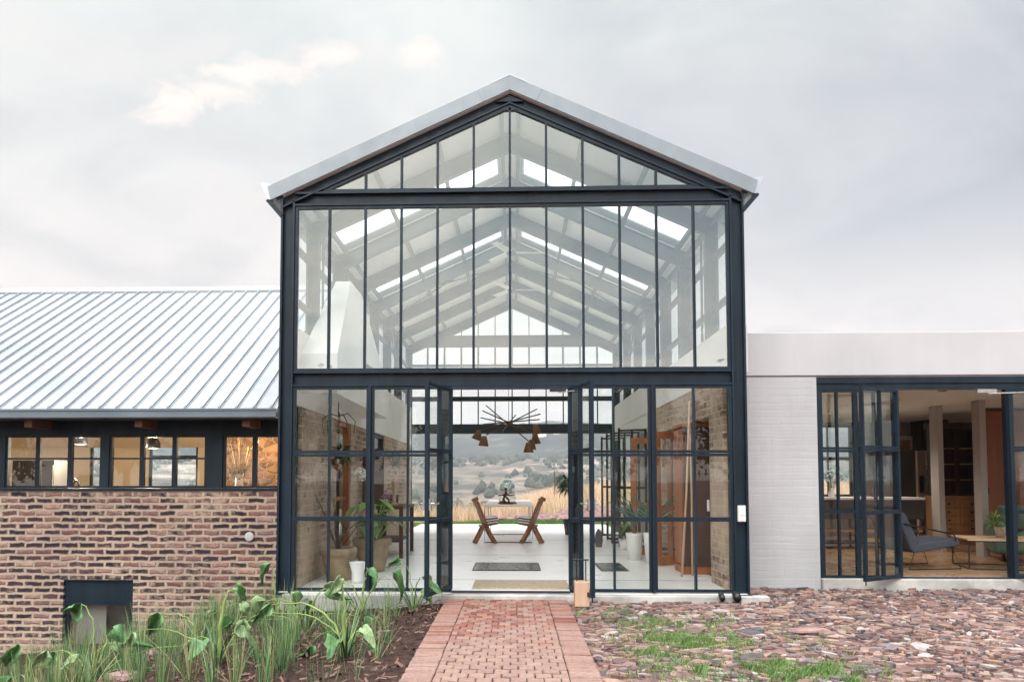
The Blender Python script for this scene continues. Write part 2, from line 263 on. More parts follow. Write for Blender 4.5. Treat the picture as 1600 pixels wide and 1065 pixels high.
def slate():
    m, t, b, o = newmat('slate_chip'); v = coords(t); g = N(t, 'ShaderNodeNewGeometry')
    c = ramp(t, [(0.0, (0.10, 0.078, 0.082)), (0.10, (0.16, 0.105, 0.10)), (0.24, (0.22, 0.125, 0.11)), (0.38, (0.28, 0.165, 0.14)), (0.50, (0.22, 0.17, 0.18)), (0.60, (0.34, 0.22, 0.19)), (0.74, (0.40, 0.26, 0.20)), (0.86, (0.42, 0.32, 0.28)), (0.94, (0.46, 0.40, 0.38))], g.outputs['Random Per Island'], 'CONSTANT').outputs[0]
    c = mixc(t, 0.8, c, ramp(t, [(0.3, (0.50,) * 3), (0.7, (1.12,) * 3)], nz(t, 22, 5, v)).outputs[0], 'MULTIPLY'); c = mixc(t, 1.0, c, ramp(t, [(0.35, (.80, .78, .77)), (0.65, (1.02, 1.0, .98))], nz(t, 1.3, 4, v)).outputs[0], 'MULTIPLY')
    t.links.new(c, b.inputs['Base Color']); b.inputs['Roughness'].default_value = 0.75; bumpn(t, b, nz(t, 35, 5, v), 0.5, 0.006); return m
M['slate'] = slate()
def polished():
    m, t, b, o = newmat('polished_concrete'); v = coords(t)
    c = ramp(t, [(0.3, (0.80, 0.78, 0.755)), (0.7, (0.88, 0.86, 0.84))], nz(t, 1.4, 6, v)).outputs[0]; t.links.new(c, b.inputs['Base Color'])
    r = ramp(t, [(0.3, (0.26,) * 3), (0.7, (0.40,) * 3)], nz(t, 2.2, 5, v)).outputs[0]; t.links.new(r, b.inputs['Roughness']); b.inputs['Specular IOR Level'].default_value = 0.9; return m
M['polish'] = polished()
def ground_near():
    m, t, b, o = newmat('ground_earth'); v = coords(t); s = N(t, 'ShaderNodeSeparateXYZ'); t.links.new(v, s.inputs[0])
    st = ramp(t, [(0.3, (0.09, 0.06, 0.055)), (0.5, (0.24, 0.15, 0.13)), (0.7, (0.32, 0.20, 0.17))], nz(t, 9, 6, v)).outputs[0]
    soilc = ramp(t, [(0.3, (0.022, 0.014, 0.012)), (0.7, (0.085, 0.050, 0.040))], nz(t, 16, 6, v)).outputs[0]
    far = ramp(t, [(0.3, (0.20, 0.19, 0.09)), (0.55, (0.40, 0.30, 0.17)), (0.75, (0.46, 0.34, 0.21))], nz(t, 0.9, 5, v)).outputs[0]
    gr = ramp(t, [(0.3, (0.12, 0.22, 0.05)), (0.7, (0.20, 0.32, 0.08))], nz(t, 8, 5, v)).outputs[0]
    lf = mth(t, 'LESS_THAN', s.outputs[0], -0.6); c = mixc(t, lf, st, soilc)
    fy = ramp(t, [(0.0, (0, 0, 0)), (1.0, (1, 1, 1))], mth(t, 'SUBTRACT', s.outputs[1], 10.0)).outputs[0]; c = mixc(t, fy, c, gr)
    c = mixc(t, ramp(t, [(0.0, (0, 0, 0)), (1.0, (1, 1, 1))], mth(t, 'SUBTRACT', mth(t, 'MULTIPLY_ADD', nz(t, 1.0, 2, v), 1.0, s.outputs[1]), 15.0)).outputs[0], c, far)
    # fields and scrub of the valley
    vf = N(t, 'ShaderNodeTexVoronoi'); vf.inputs['Scale'].default_value = 0.006; mpv = N(t, 'ShaderNodeMapping'); mpv.inputs['Scale'].default_value = (1, 0.6, 0.2); t.links.new(v, mpv.inputs[0]); t.links.new(mpv.outputs[0], vf.inputs[0])
    sp = N(t, 'ShaderNodeSeparateColor'); t.links.new(vf.outputs['Color'], sp.inputs[0])
    fld = ramp(t, [(0.0, (0.16, 0.13, 0.10)), (0.35, (0.28, 0.22, 0.17)), (0.6, (0.38, 0.29, 0.23)), (0.8, (0.19, 0.16, 0.12)), (1.0, (0.42, 0.33, 0.27))], sp.outputs[0], 'CONSTANT').outputs[0]
    fld = mixc(t, ramp(t, [(0.42, (0, 0, 0)), (0.55, (1, 1, 1))], nz(t, 0.02, 8, v, 0.75)).outputs[0], fld, (0.065, 0.062, 0.050))
    c = mixc(t, ramp(t, [(0.0, (0, 0, 0)), (1.0, (1, 1, 1))], mth(t, 'MULTIPLY', mth(t, 'SUBTRACT', s.outputs[1], 90.0), 0.02)).outputs[0], c, fld)
    t.links.new(c, b.inputs['Base Color']); b.inputs['Roughness'].default_value = 0.95; b.inputs['Specular IOR Level'].default_value = 0.1
    bumpn(t, b, nz(t, 14, 6, v), 0.7, 0.03); return m
M['ground'] = ground_near()
def hillm():
    m, t, b, o = newmat('wooded_hill'); v = coords(t)
    c = ramp(t, [(0.40, (0.020, 0.025, 0.022)), (0.58, (0.045, 0.050, 0.036)), (0.66, (0.13, 0.115, 0.08)), (0.80, (0.24, 0.19, 0.13))], nz(t, 0.013, 10, v, 0.78)).outputs[0]
    t.links.new(c, b.inputs['Base Color']); b.inputs['Roughness'].default_value = 1.0; b.inputs['Specular IOR Level'].default_value = 0.0; return m
M['hill'] = hillm()

streaks('parapet', .03); streaks('brick_white', .07, (3, 3, .6)); streaks('barge', .10, (3, 3, 1)); streaks('steel', .30, (9, 9, .7)); streaks('roof_sheet', .09, (1.5, .35, .35)); streaks('concrete', .2, (2, 2, 2)); streaks('gutter', .12, (2, 2, 6))
# ------------------------------------------------------------------ mesh helpers
class MB:
    def __init__(s): s.v = []; s.f = []; s.mi = []
    def add(s, vs, fs, mi=0):
        n = len(s.v); s.v += [tuple(v) for v in vs]; s.f += [tuple(i + n for i in f) for f in fs]; s.mi += [mi] * len(fs); return s
    def box(s, x0, x1, y0, y1, z0, z1, mi=0):
        x0, x1 = min(x0, x1), max(x0, x1); y0, y1 = min(y0, y1), max(y0, y1); z0, z1 = min(z0, z1), max(z0, z1)
        return s.add([(x0, y0, z0), (x1, y0, z0), (x1, y1, z0), (x0, y1, z0), (x0, y0, z1), (x1, y0, z1), (x1, y1, z1), (x0, y1, z1)],
                     [(0, 3, 2, 1), (4, 5, 6, 7), (0, 1, 5, 4), (1, 2, 6, 5), (2, 3, 7, 6), (3, 0, 4, 7)], mi)
    def prism(s, pts, axis, a, b, mi=0):      # pts 2D; axis 'y': (x,z) ; 'x': (y,z) ; 'z': (x,y)
        def P(p, d): return {'y': (p[0], d, p[1]), 'x': (d, p[0], p[1]), 'z': (p[0], p[1], d)}[axis]
        n = len(pts); vs = [P(p, a) for p in pts] + [P(p, b) for p in pts]
        fs = [tuple(range(n))[::-1], tuple(range(n, 2 * n))] + [(i, (i + 1) % n, n + (i + 1) % n, n + i) for i in range(n)]
        ar = sum(pts[i][0] * pts[(i + 1) % n][1] - pts[(i + 1) % n][0] * pts[i][1] for i in range(n))
        flip = (ar < 0) ^ (a > b) ^ (axis == 'y')
        if flip: fs = [f[::-1] for f in fs]
        return s.add(vs, fs, mi)
    def bar(s, p0, p1, w, h, up=(0, 0, 1), mi=0):
        p0, p1 = Vector(p0), Vector(p1); d = (p1 - p0).normalized(); u = Vector(up)
        r = d.cross(u)
        if r.length < 1e-4: r = d.cross(Vector((0, 1, 0)))
        r.normalize(); u = r.cross(d); a, b = r * w / 2, u * h / 2
        vs = [p0 - a - b, p0 + a - b, p0 + a + b, p0 - a + b, p1 - a - b, p1 + a - b, p1 + a + b, p1 - a + b]
        return s.add(vs, [(0, 1, 2, 3), (7, 6, 5, 4), (0, 4, 5, 1), (1, 5, 6, 2), (2, 6, 7, 3), (3, 7, 4, 0)], mi)
    def tube(s, pts, rad, n=6, mi=0, flat=1.0):
        pts = [Vector(p) for p in pts]; k = len(pts)
        if not hasattr(rad, '__len__'): rad = [rad] * k
        vs = []; ref = Vector((0.13, 0.21, 1)).normalized()
        for i, p in enumerate(pts):
            d = (pts[min(i + 1, k - 1)] - pts[max(i - 1, 0)])
            d = d.normalized() if d.length > 1e-9 else Vector((0, 0, 1))
            r = d.cross(ref); r = r.normalized() if r.length > 0.05 else d.cross(Vector((1, 0, 0))).normalized()
            u = r.cross(d)
            for j in range(n):
                a = 2 * math.pi * j / n; vs.append(p + r * math.cos(a) * rad[i] + u * math.sin(a) * rad[i] * flat)
        fs = [(i * n + j, i * n + (j + 1) % n, (i + 1) * n + (j + 1) % n, (i + 1) * n + j) for i in range(k - 1) for j in range(n)]
        fs += [tuple(range(n))[::-1], tuple((k - 1) * n + j for j in range(n))]
        return s.add(vs, fs, mi)
    def lathe(s, prof, c=(0, 0, 0), n=24, mi=0, wob=0.0):
        vs = []; k = len(prof)
        for r, z in prof:
            for j in range(n):
                a = 2 * math.pi * j / n; q = r * (1 + wob * math.sin(a * 3 + z * 9)); vs.append((c[0] + q * math.cos(a), c[1] + q * math.sin(a), c[2] + z))
        fs = [(i * n + j, i * n + (j + 1) % n, (i + 1) * n + (j + 1) % n, (i + 1) * n + j) for i in range(k - 1) for j in range(n)]
        if prof[0][0] > 1e-6: fs.append(tuple(range(n))[::-1])
        if prof[-1][0] > 1e-6: fs.append(tuple((k - 1) * n + j for j in range(n)))
        return s.add(vs, fs, mi)
    def blade(s, p, d, ln, w, droop, segs=4, mi=0, fold=0.0, side=None, wf=None):
        """leaf strip from p heading d, bending down by droop"""
        p = Vector(p); d = Vector(d).normalized(); side = Vector(side) if side else d.cross(Vector((0, 0, 1)))
        side = side.normalized() if side.length > 1e-3 else Vector((1, 0, 0)); vs = []; q = p.copy()
        for i in range(segs + 1):
            t = i / segs; ww = w * (wf(t) if wf else (1 - t ** 2) * (0.75 + 0.25 * min(1, t * 4))) * 0.5
            vs += [q - side * ww, q + side * ww]; q = q + d * ln / segs; d = (d + Vector((0, 0, -1)) * droop / segs).normalized()
        return s.add(vs, [(2 * i, 2 * i + 1, 2 * i + 3, 2 * i + 2) for i in range(segs)], mi)
    def xf(s, m):
        s.v = [tuple(m @ Vector(v)) for v in s.v]; return s
    def build(s, name, mat, parent=None, smooth=False, bevel=0, sub=None, local=False):
        me = bpy.data.meshes.new(name); vs = s.v
        if parent is not None and not local:
            L0 = ORG.get(parent.name, (0, 0, 0)); vs = [(v[0] - L0[0], v[1] - L0[1], v[2] - L0[2]) for v in vs]
        me.from_pydata(vs, [], s.f)
        for mm in (mat if isinstance(mat, (list, tuple)) else [mat]): me.materials.append(M[mm])
        if any(s.mi): me.polygons.foreach_set('material_index', s.mi)
        if smooth: me.polygons.foreach_set('use_smooth', [True] * len(s.f))
        me.update(); o = bpy.data.objects.new(name, me); col.objects.link(o)
        if parent is not None: o.parent = parent; ORG[o.name] = ORG.get(parent.name, (0, 0, 0))
        if bevel:
            b = o.modifiers.new('bevel', 'BEVEL'); b.width = bevel; b.segments = 2; b.limit_method = 'ANGLE'
        return o
ORG = {}
def tag(o, label=None, cat=None, group=None, kind=None):
    if label: o['label'] = label
    if cat: o['category'] = cat
    if group: o['group'] = group
    if kind: o['kind'] = kind
    return o
def empty(name, loc, label, cat, group=None, rz=0):
    o = bpy.data.objects.new(name, None); col.objects.link(o); o.location = loc; o.rotation_euler = (0, 0, rz); o.empty_display_size = 0.1
    ORG[o.name] = tuple(loc); return tag(o, label, cat, group)
def copy_tree(o, parent=None):
    c = o.copy(); col.objects.link(c); c.parent = parent
    for ch in [x for x in list(bpy.data.objects) if x.parent == o]: copy_tree(ch, c)
    return c
def mesh_np(name, v, f, mat, kind=None, label=None, cat=None):
    me = bpy.data.meshes.new(name); me.vertices.add(len(v)); me.vertices.foreach_set('co', np.asarray(v, np.float32).ravel())
    f = np.asarray(f, np.int32); k = f.shape[1]; me.loops.add(f.size); me.loops.foreach_set('vertex_index', f.ravel())
    me.polygons.add(len(f)); me.polygons.foreach_set('loop_start', np.arange(0, f.size, k, dtype=np.int32)); me.update(calc_edges=True)
    me.materials.append(M[mat]); o = bpy.data.objects.new(name, me); col.objects.link(o); tag(o, label, cat, None, kind); return o
def T(*a): return Matrix.Translation(a)
def RZ(a): return Matrix.Rotation(a, 4, 'Z')
def RY(a): return Matrix.Rotation(a, 4, 'Y')
def RX(a): return Matrix.Rotation(a, 4, 'X')

# ================================================================== GROUND
def sm(a, b, x): t = np.clip((x - a) / (b - a), 0, 1); return t * t * (3 - 2 * t)
def hgt(x, y):
    x = np.asarray(x, float); y = np.asarray(y, float)
    t = np.maximum(0, -0.75 - x)
    drop = 0.10 * np.minimum(t, 2.4) + 0.43 * np.clip(t - 2.4, 0, 1.1) + 0.12 * np.clip(t - 3.5, 0, 8)
    drop = np.minimum(drop, 1.5) * (1 - sm(-7, -14, y))
    h = -0.095 - drop
    h = np.where((x < -2.8) & (y > 1.75), -1.35, h)
    h = np.where((x > -2.8) & (y > 0.1), -0.22, h)
    back = (y > 13.0)
    rise = 0.40 * sm(15.1, 17.0, y) * sm(-.8, 3, x) + 0.25 * sm(17, 24, y) * sm(-1, 5, x) - 0.85 * sm(14.6, 24, y) * sm(2.0, -3, x)
    hb = -0.05 - 0.9 * sm(-2.9, -6, x) * sm(16, 12, y) + rise + 0.05 * np.sin(x * 0.9 + y * 0.5)
    fall = -17.0 * sm(26, 420, y) - 0.03 * np.clip(y - 26, 0, 60)
    up = 52.0 * sm(420, 1150, y)
    hb = hb + fall + up + (1.2 * np.sin(x * 0.013 + 1) + 1.0 * np.sin(y * 0.021)) * sm(80, 300, y)
    return np.where(back, hb, h)
def H(x, y): return float(hgt(x, y))
ax = [0.0]; st = 0.3
while ax[-1] < 3100: ax.append(ax[-1] + st); st = st * (1.0 if ax[-1] < 15 else 1.07)
ax = np.array(ax); gx = np.concatenate([-ax[:0:-1], ax])
by = [13.02]; st = 0.35
while by[-1] < 2700: by.append(by[-1] + st); st = st * (1.0 if by[-1] < 36 else 1.045)
fy = list(np.arange(-12, 1.6, 0.3)) + [1.62, 1.74, 1.76, 3, 5, 8, 11, 12.9]
ny = [-12.3]; st = 0.5
while ny[-1] > -700: ny.append(ny[-1] - st); st *= 1.15
gy = np.array(ny[::-1] + fy + by)
X, Y = np.meshgrid(gx, gy); Z = hgt(X, Y) + np.where((Y < 1.5) & (X < -0.9), 0.03 * np.sin(X * 7 + Y * 3) * np.sin(Y * 6 - X), 0) * (Y > -12)
nx, nyy = len(gx), len(gy); idx = np.arange(nx * nyy).reshape(nyy, nx)
F = np.stack([idx[:-1, :-1], idx[:-1, 1:], idx[1:, 1:], idx[1:, :-1]], -1).reshape(-1, 4)
g = mesh_np('ground', np.stack([X, Y, Z], -1).reshape(-1, 3), F, 'ground', 'structure')
g.data.polygons.foreach_set('use_smooth', [True] * len(g.data.polygons))
# wooded hills across the valley
hx = np.arange(-3000, 3001, 14.0); hy = np.arange(1050, 2700, 16.0); X, Y = np.meshgrid(hx, hy)
crest = 122 + 9 * np.sin(X * 0.0021 + 0.6) + 5 * np.sin(X * 0.0063 + 2) + 2.5 * np.sin(X * 0.019)
Z = 16 + (crest - 16) * sm(1000, 1900, Y + 120 * np.sin(X * 0.004)) - 60 * sm(2300, 2700, Y)
nzv = np.array([mnoise.noise(Vector((x * 0.004, y * 0.004, 0))) * 14 + mnoise.noise(Vector((x * 0.03, y * 0.02, 3))) * 5 for x, y in zip(X.ravel(), Y.ravel())]).reshape(X.shape)
rg = np.random.default_rng(3); Z = Z + nzv * sm(1050, 1400, Y) + rg.uniform(0, 4.0, X.shape) * sm(1200, 1600, Y) - 40 * sm(1110, 1050, Y)
idx = np.arange(X.size).reshape(X.shape); F = np.stack([idx[:-1, :-1], idx[:-1, 1:], idx[1:, 1:], idx[1:, :-1]], -1).reshape(-1, 4)
HZ = Z.copy()
def hillz(x, y): return float(HZ[int((y - 1050) / 16), int((x + 3000) / 14)])
mesh_np('hills', np.stack([X, Y, Z], -1).reshape(-1, 3), F, 'hill', 'structure')

# ---- brick path: soldier edges and stretcher field, every paver its own island
pb = MB(); pr = random.Random(4)
def paverbox(x0, x1, y0, y1, z):
    j = 0.0035; a = [pr.uniform(-0.0025, 0.0025) for _ in range(4)]; zt = z + pr.uniform(-0.005, 0.004); bv = 0.006
    x0 += j + a[0]; x1 -= j + a[1]; y0 += j; y1 -= j
    b = [(x0, y0), (x1, y0), (x1, y1), (x0, y1)]; tl = [pr.uniform(-0.003, 0.003) for _ in range(4)]
    vs = [(p[0], p[1], z - 0.05) for p in b] + [(p[0], p[1], zt - bv) for p in b] + [(x0 + bv, y0 + bv, zt + tl[0]), (x1 - bv, y0 + bv, zt + tl[1]), (x1 - bv, y1 - bv, zt + tl[2]), (x0 + bv, y1 - bv, zt + tl[3])]
    fs = [(8, 9, 10, 11)] + [(i, (i + 1) % 4, 4 + (i + 1) % 4, 4 + i) for i in range(4)] + [(4 + i, 4 + (i + 1) % 4, 8 + (i + 1) % 4, 8 + i) for i in range(4)]
    pb.add(vs, fs)
PX0, PX1 = -0.71, 0.62; ew = 0.215; y = -0.065; k = 0
while y > -6.5:
    paverbox(PX0, PX0 + ew, y - 0.069, y, -0.055)
    paverbox(PX1 - ew, PX1, y - 0.069, y, -0.055); y -= 0.0735
y = -0.065
fw = (PX1 - PX0 - 2 * ew) / 8
while y > -6.5:
    off = 0 if k % 2 == 0 else fw * 0.5; xx = PX0 + ew
    cuts = [xx] + [xx + off + fw * i for i in range(0 if off else 1, 9)]
    cuts = sorted(set(round(c, 4) for c in cuts if c < PX1 - ew - 0.02)) + [PX1 - ew]
    for a, b in zip(cuts[:-1], cuts[1:]): paverbox(a, b, y - 0.104, y, -0.055)
    y -= 0.1095; k += 1
tag(pb.build('brick_path', 'paver'), kind='structure')
bb = MB().box(PX0 + 0.002, PX1 - 0.002, -6.5, -0.066, -0.2, -0.072); tag(bb.build('path_bedding', 'flash'), kind='structure')

# ---- slate chips
rg = np.random.default_rng(11); V = []; Fq = []; ft = []
n = 16500; cx = rg.uniform(0.66, 8.2, n); cy = rg.uniform(-5.2, 0.98, n)
keep = ~((cx < 2.82) & (cy > -0.17)); cx, cy = cx[keep], cy[keep]; n = len(cx)
ln = rg.uniform(0.05, 0.17, n) * rg.choice([0.45, 1, 1.55], n, p=[.42, .45, .13]); wd = ln * rg.uniform(0.25, 0.65, n); th = rg.uniform(0.003, 0.010, n)
ang = rg.normal(0, 0.55, n) + (rg.random(n) < 0.2) * rg.uniform(0, 3.1, n); zz = -0.095 + rg.uniform(0, 0.030, n); tx = rg.normal(0, 0.08, n); ty = rg.normal(0.04, 0.11, n)
base_a = np.array([0.2, 1.15, 2.1, 3.3, 4.2, 5.3]); NV = 6
for i in range(n):
    aa = base_a + rg.uniform(-0.3, 0.3, NV); rr = rg.uniform(0.75, 1.1, NV)
    lx = np.cos(aa) * rr * ln[i] / 2; ly = np.sin(aa) * rr * wd[i] / 2
    lz = lx * tx[i] + ly * ty[i]; ca, sa = math.cos(ang[i]), math.sin(ang[i]); wx = cx[i] + lx * ca - ly * sa; wy = cy[i] + lx * sa + ly * ca
    o0 = len(V)
    for j in range(NV): V.append((wx[j], wy[j], zz[i] + lz[j] - 0.03))
    for j in range(NV): V.append((wx[j], wy[j], zz[i] + lz[j] + th[i] - 0.003))
    mxx, myy = wx.mean(), wy.mean()
    for j in range(NV): V.append((mxx + (wx[j] - mxx) * 0.9, myy + (wy[j] - myy) * 0.86, zz[i] + lz[j] + th[i]))
    ft.append(tuple(o0 + 12 + j for j in range(NV)))
    for j in range(NV):
        q = (j + 1) % NV; Fq.append((o0 + j, o0 + q, o0 + 6 + q, o0 + 6 + j)); Fq.append((o0 + 6 + j, o0 + 6 + q, o0 + 12 + q, o0 + 12 + j))
me = bpy.data.meshes.new('slate_chips'); me.from_pydata(V, [], ft + Fq); me.materials.append(M['slate']); me.update()
o = bpy.data.objects.new('slate_chips', me); col.objects.link(o)
tag(o, 'loose brown, pink and grey slate chippings covering the yard right of the brick path', 'slate chips', kind='stuff')

def blades(name, pts, hmin, hmax, w, lean, mat, nb, label, cat, seed=1, spread=0.03, zf=None):
    rg = np.random.default_rng(seed); P = np.repeat(np.asarray(pts, float), nb, axis=0); n = len(P)
    P[:, :2] += rg.normal(0, spread, (n, 2)); a = rg.uniform(0, 2 * math.pi, n); h = rg.uniform(hmin, hmax, n); l = h * rg.uniform(0.05, lean, n)
    dx, dy = np.cos(a) * l, np.sin(a) * l; s = np.stack([-np.sin(a + 1.0), np.cos(a + 1.0)], -1) * w / 2
    v = np.zeros((n, 5, 3)); v[:, 0] = P; v[:, 1] = P; v[:, 2] = P; v[:, 3] = P; v[:, 4] = P
    v[:, 0, :2] -= s; v[:, 1, :2] += s
    v[:, 2, :2] += s * 0.8 + np.stack([dx, dy], -1) * 0.4; v[:, 3, :2] += -s * 0.8 + np.stack([dx, dy], -1) * 0.4; v[:, 2, 2] += h * 0.6; v[:, 3, 2] += h * 0.6
    v[:, 4, 0] += dx; v[:, 4, 1] += dy; v[:, 4, 2] += h
    b = np.arange(n) * 5; f1 = np.stack([b, b + 1, b + 2], -1); f2 = np.stack([b, b + 2, b + 3], -1); f3 = np.stack([b + 3, b + 2, b + 4], -1)
    return mesh_np(name, v.reshape(-1, 3), np.concatenate([f1, f2, f3]), mat, 'stuff', label, cat)
# green grass coming up through the chips
pts = []; gr = random.Random(5)
for (x, y, sx, sy, nn) in ((1.45, -2.25, .42, .30, 420), (1.95, -3.15, .40, .20, 420), (1.25, -1.45, .32, .35, 110), (1.75, -1.25, .35, .3, 60), (1.15, -2.9, .25, .3, 130), (2.35, -3.4, .2, .15, 90), (1.0, -0.9, .25, .4, 50), (1.9, -2.2, .6, .6, 110), (1.1, -3.6, .3, .4, 120), (1.6, -3.9, .5, .3, 200)):
    for _ in range(nn): 
        px, py = gr.gauss(x, sx * .7), gr.gauss(y, sy * .7)
        if px > .68 and mnoise.noise(Vector((px * 4, py * 4, 1))) > -0.12: pts.append((px, py, -0.10))
blades('yard_grass', pts, 0.035, 0.095, 0.006, 0.9, 'lawn', 7, 'short green grass growing up between the slate chips', 'grass', 2, 0.022)
# lawn edge and dry meadow behind the house
gr = random.Random(9); pts = []
for _ in range(5200):
    x, y = gr.uniform(-4, 7), gr.uniform(13.35, 15.3); pts.append((x, y, H(x, y)))
blades('lawn', pts, 0.03, 0.08, 0.012, 0.8, 'lawn', 5, 'strip of green lawn behind the terrace', 'grass', 3, 0.05)
pts = []
for _ in range(15000):
    x = gr.uniform(-18, 22); y = 15.2 + np.clip(x * .35 + .6, 0, 3) + 24 * gr.random() ** 1.3
    if x < -3 and x > -5 and y < 16: continue
    if mnoise.noise(Vector((x * .35, y * .35, 0))) > -0.28: pts.append((x, y, H(x, y) - 0.02))
blades('meadow_grass', pts, 0.25, 0.80, 0.010, 0.75, 'drygrass', 9, 'tall dry tan meadow grass behind the house', 'grass', 4, 0.16)

# rocks on the bank behind the terrace
def rock(name, x, y, z, sx, sy, sz, mat, seed, rz=0.0):
    r = random.Random(seed); b = MB(); n = 9; rings = [(0.75, 0), (1.0, 0.35), (0.85, 0.75), (0.35, 1.0)]
    off = [r.uniform(0.75, 1.15) for _ in range(n)]
    vs = []
    for k, (q, zh) in enumerate(rings):
        for j in range(n):
            a = 2 * math.pi * j / n; w = q * off[j] * r.uniform(0.92, 1.08)
            vs.append((sx * w * math.cos(a), sy * w * math.sin(a), sz * zh * r.uniform(0.9, 1.1)))
    b.add(vs, [(k * n + j, k * n + (j + 1) % n, (k + 1) * n + (j + 1) % n, (k + 1) * n + j) for k in range(3) for j in range(n)] + [tuple(3 * n + j for j in range(n)), tuple(range(n))[::-1]])
    b.xf(RZ(rz)); o = b.build(name, mat); o.location = (x, y, z); return o
bk_ = MB()
for i in range(420):
    x = gr.uniform(-0.6, 8.5); y = 15.2 + gr.random() ** 1.3 * (0.5 + .38 * x) + 0.05 * x; z = H(x, y); s = gr.uniform(0.08, 0.26)
    vs = []
    for zh, q in ((-.05, 1), (.35, 1.05), (.7, .6)):
        for j in range(6):
            a = j * 1.047 + gr.uniform(-.2, .2); vs.append((x + s * q * math.cos(a), y + s * q * .7 * math.sin(a), z + s * zh))
    bk_.add(vs, [(k * 6 + j, k * 6 + (j + 1) % 6, k * 6 + 6 + (j + 1) % 6, k * 6 + 6 + j) for k in range(2) for j in range(6)] + [tuple(12 + j for j in range(6))])
tag(bk_.build('rubble_bank', 'rock'), 'low bank of purplish rubble stones below the dry grass behind the terrace', 'rubble', kind='stuff')

# scrub and trees scattered over the valley floor (one far mass)
vt = MB(); gr = random.Random(21)
for i in range(5200):
    y = 380 + 950 * gr.random() ** 0.9; x = gr.uniform(-0.75, 0.75) * y
    if mnoise.noise(Vector((x * .007, y * .004, 0))) + .5 * mnoise.noise(Vector((x * .03, y * .015, 2))) < 0.10 - .10 * (y > 900) and gr.random() < .97: continue
    s = gr.uniform(1.8, 4.5); z = H(x, y); vs = []; n = 6
    for zh, q in ((-.2, .7), (.45, 1.05), (1.1, .8), (1.6, .3)):
        for j in range(n):
            a = j * 1.047 + gr.uniform(-.3, .3); w = s * q * gr.uniform(.75, 1.2); vs.append((x + w * math.cos(a), y + w * math.sin(a), z + s * zh * gr.uniform(.85, 1.15)))
    vt.add(vs, [(k * n + j, k * n + (j + 1) % n, (k + 1) * n + (j + 1) % n, (k + 1) * n + j) for k in range(3) for j in range(n)] + [tuple(3 * n + j for j in range(n))])
M['scrub'] = pm('scrub_foliage', (0.050, 0.058, 0.036), 0.95, 0, 0.4, 0.3, island=True, c2=(0.022, 0.032, 0.016))
tag(vt.build('valley_trees', 'scrub'), 'dark scrub and trees scattered over the far valley floor', 'trees', kind='stuff')
for i, (x, y, w, d, lab) in enumerate(((118, 1560, 15, 9, 'tiny pale farmhouse furthest right on the hillside beyond the open doors'), (88, 1500, 10, 7, 'tiny pale farm building in the middle of three on the far hillside'), (52, 1440, 9, 7, 'tiny pale shed left of the other two pale buildings on the far hillside'))):
    z = hillz(x, y) + 4; e = empty('farmhouse', (x, y, z), lab, 'farmhouse')
    MB().box(-w, w, -d, d, -14, 4).build('wall', 'farm', e, local=True)
    MB().prism([(-w - 1, 4.02), (w + 1, 4.02), (w * .5, 7), (-w * .5, 7)], 'y', -d - 1, d + 1).build('roof', 'gutter', e, local=True)
for i, (x, y) in enumerate(((1.75, 24.0), (-1.7, 25.5), (4.6, 24.5))):
    b = MB(); b.tube([(0, 0, -.3), (0.02, 0, .6), (0, 0.01, 1.25)], [.03, .028, .025], 6)
    o = b.build('fence_post', 'bark'); o.location = (x, y, H(x, y))
    tag(o, ['thin dark fence post in the dry grass right of the dining table', 'thin dark fence post in the dry grass left of the glass dome', 'thin dark fence post furthest right in the dry meadow'][i], 'fence post', 'fence posts in the meadow')

# ================================================================== GLASS HOUSE
SL = 0.452                                             # roof slope (rise per metre)
ZR = 5.84                                              # ridge, top of the roof sheet
XI = 2.46; XO = 2.618; YB = 10.0; BAY = 1.25
YR = [0.0, 1.02, 2.45, 3.90, 5.33, 6.75, 8.20, 10.0]; NBAY = 7
gh = empty('glass_house', (0, 0, 0), 'tall gabled glass and dark blue steel hall with a silver roof edge, in the middle', 'building')
def chan(b, x0, x1, z0, z1, y0, y1, horiz, t=0.022, web=0.055):
    """steel channel/H section seen from the front: two flanges with a recessed web"""
    if horiz: b.box(x0, x1, y0, y1, z1 - t, z1).box(x0, x1, y0, y1, z0, z0 + t).box(x0, x1, y0 + web, y0 + web + 0.014, z0 + t, z1 - t)
    else: b.box(x0, x0 + t, y0, y1, z0, z1).box(x1 - t, x1, y0, y1, z0, z1).box(x0 + t, x1 - t, y0 + web, y0 + web + 0.014, z0, z1)
# floor slab and plinth
MB().box(-2.60, 2.60, -0.02, 13.3, -0.2, 0.0).build('floor_slab', 'polish', gh)
MB().box(-2.52, 2.80, -0.14, -0.022, -0.2, -0.012).build('plinth', 'concrete', gh, bevel=0.012)
for yy in (1.07, 4.27, 7.5, 10.6): MB().box(-2.44, 2.44, yy, yy + .012, 0.0, 0.002).build('floor_joint', 'gutter', gh)
for (a, b_) in ((-0.52, 0.39), (1.25, 1.60)):
    fr = MB().box(a - .02, b_ + .02, 2.03, 3.04, 0.001, 0.006).build('floor_light', 'black', gh)
    pn = MB()
    for x0, x1 in (((a, a + .17), (a + .19, b_ - .12), (b_ - .10, b_)) if b_ - a > .6 else ((a, b_),)): MB().box(x0, x1, 2.05, 3.02, 0.007, 0.011).build('pane', 'glass_dark', fr)
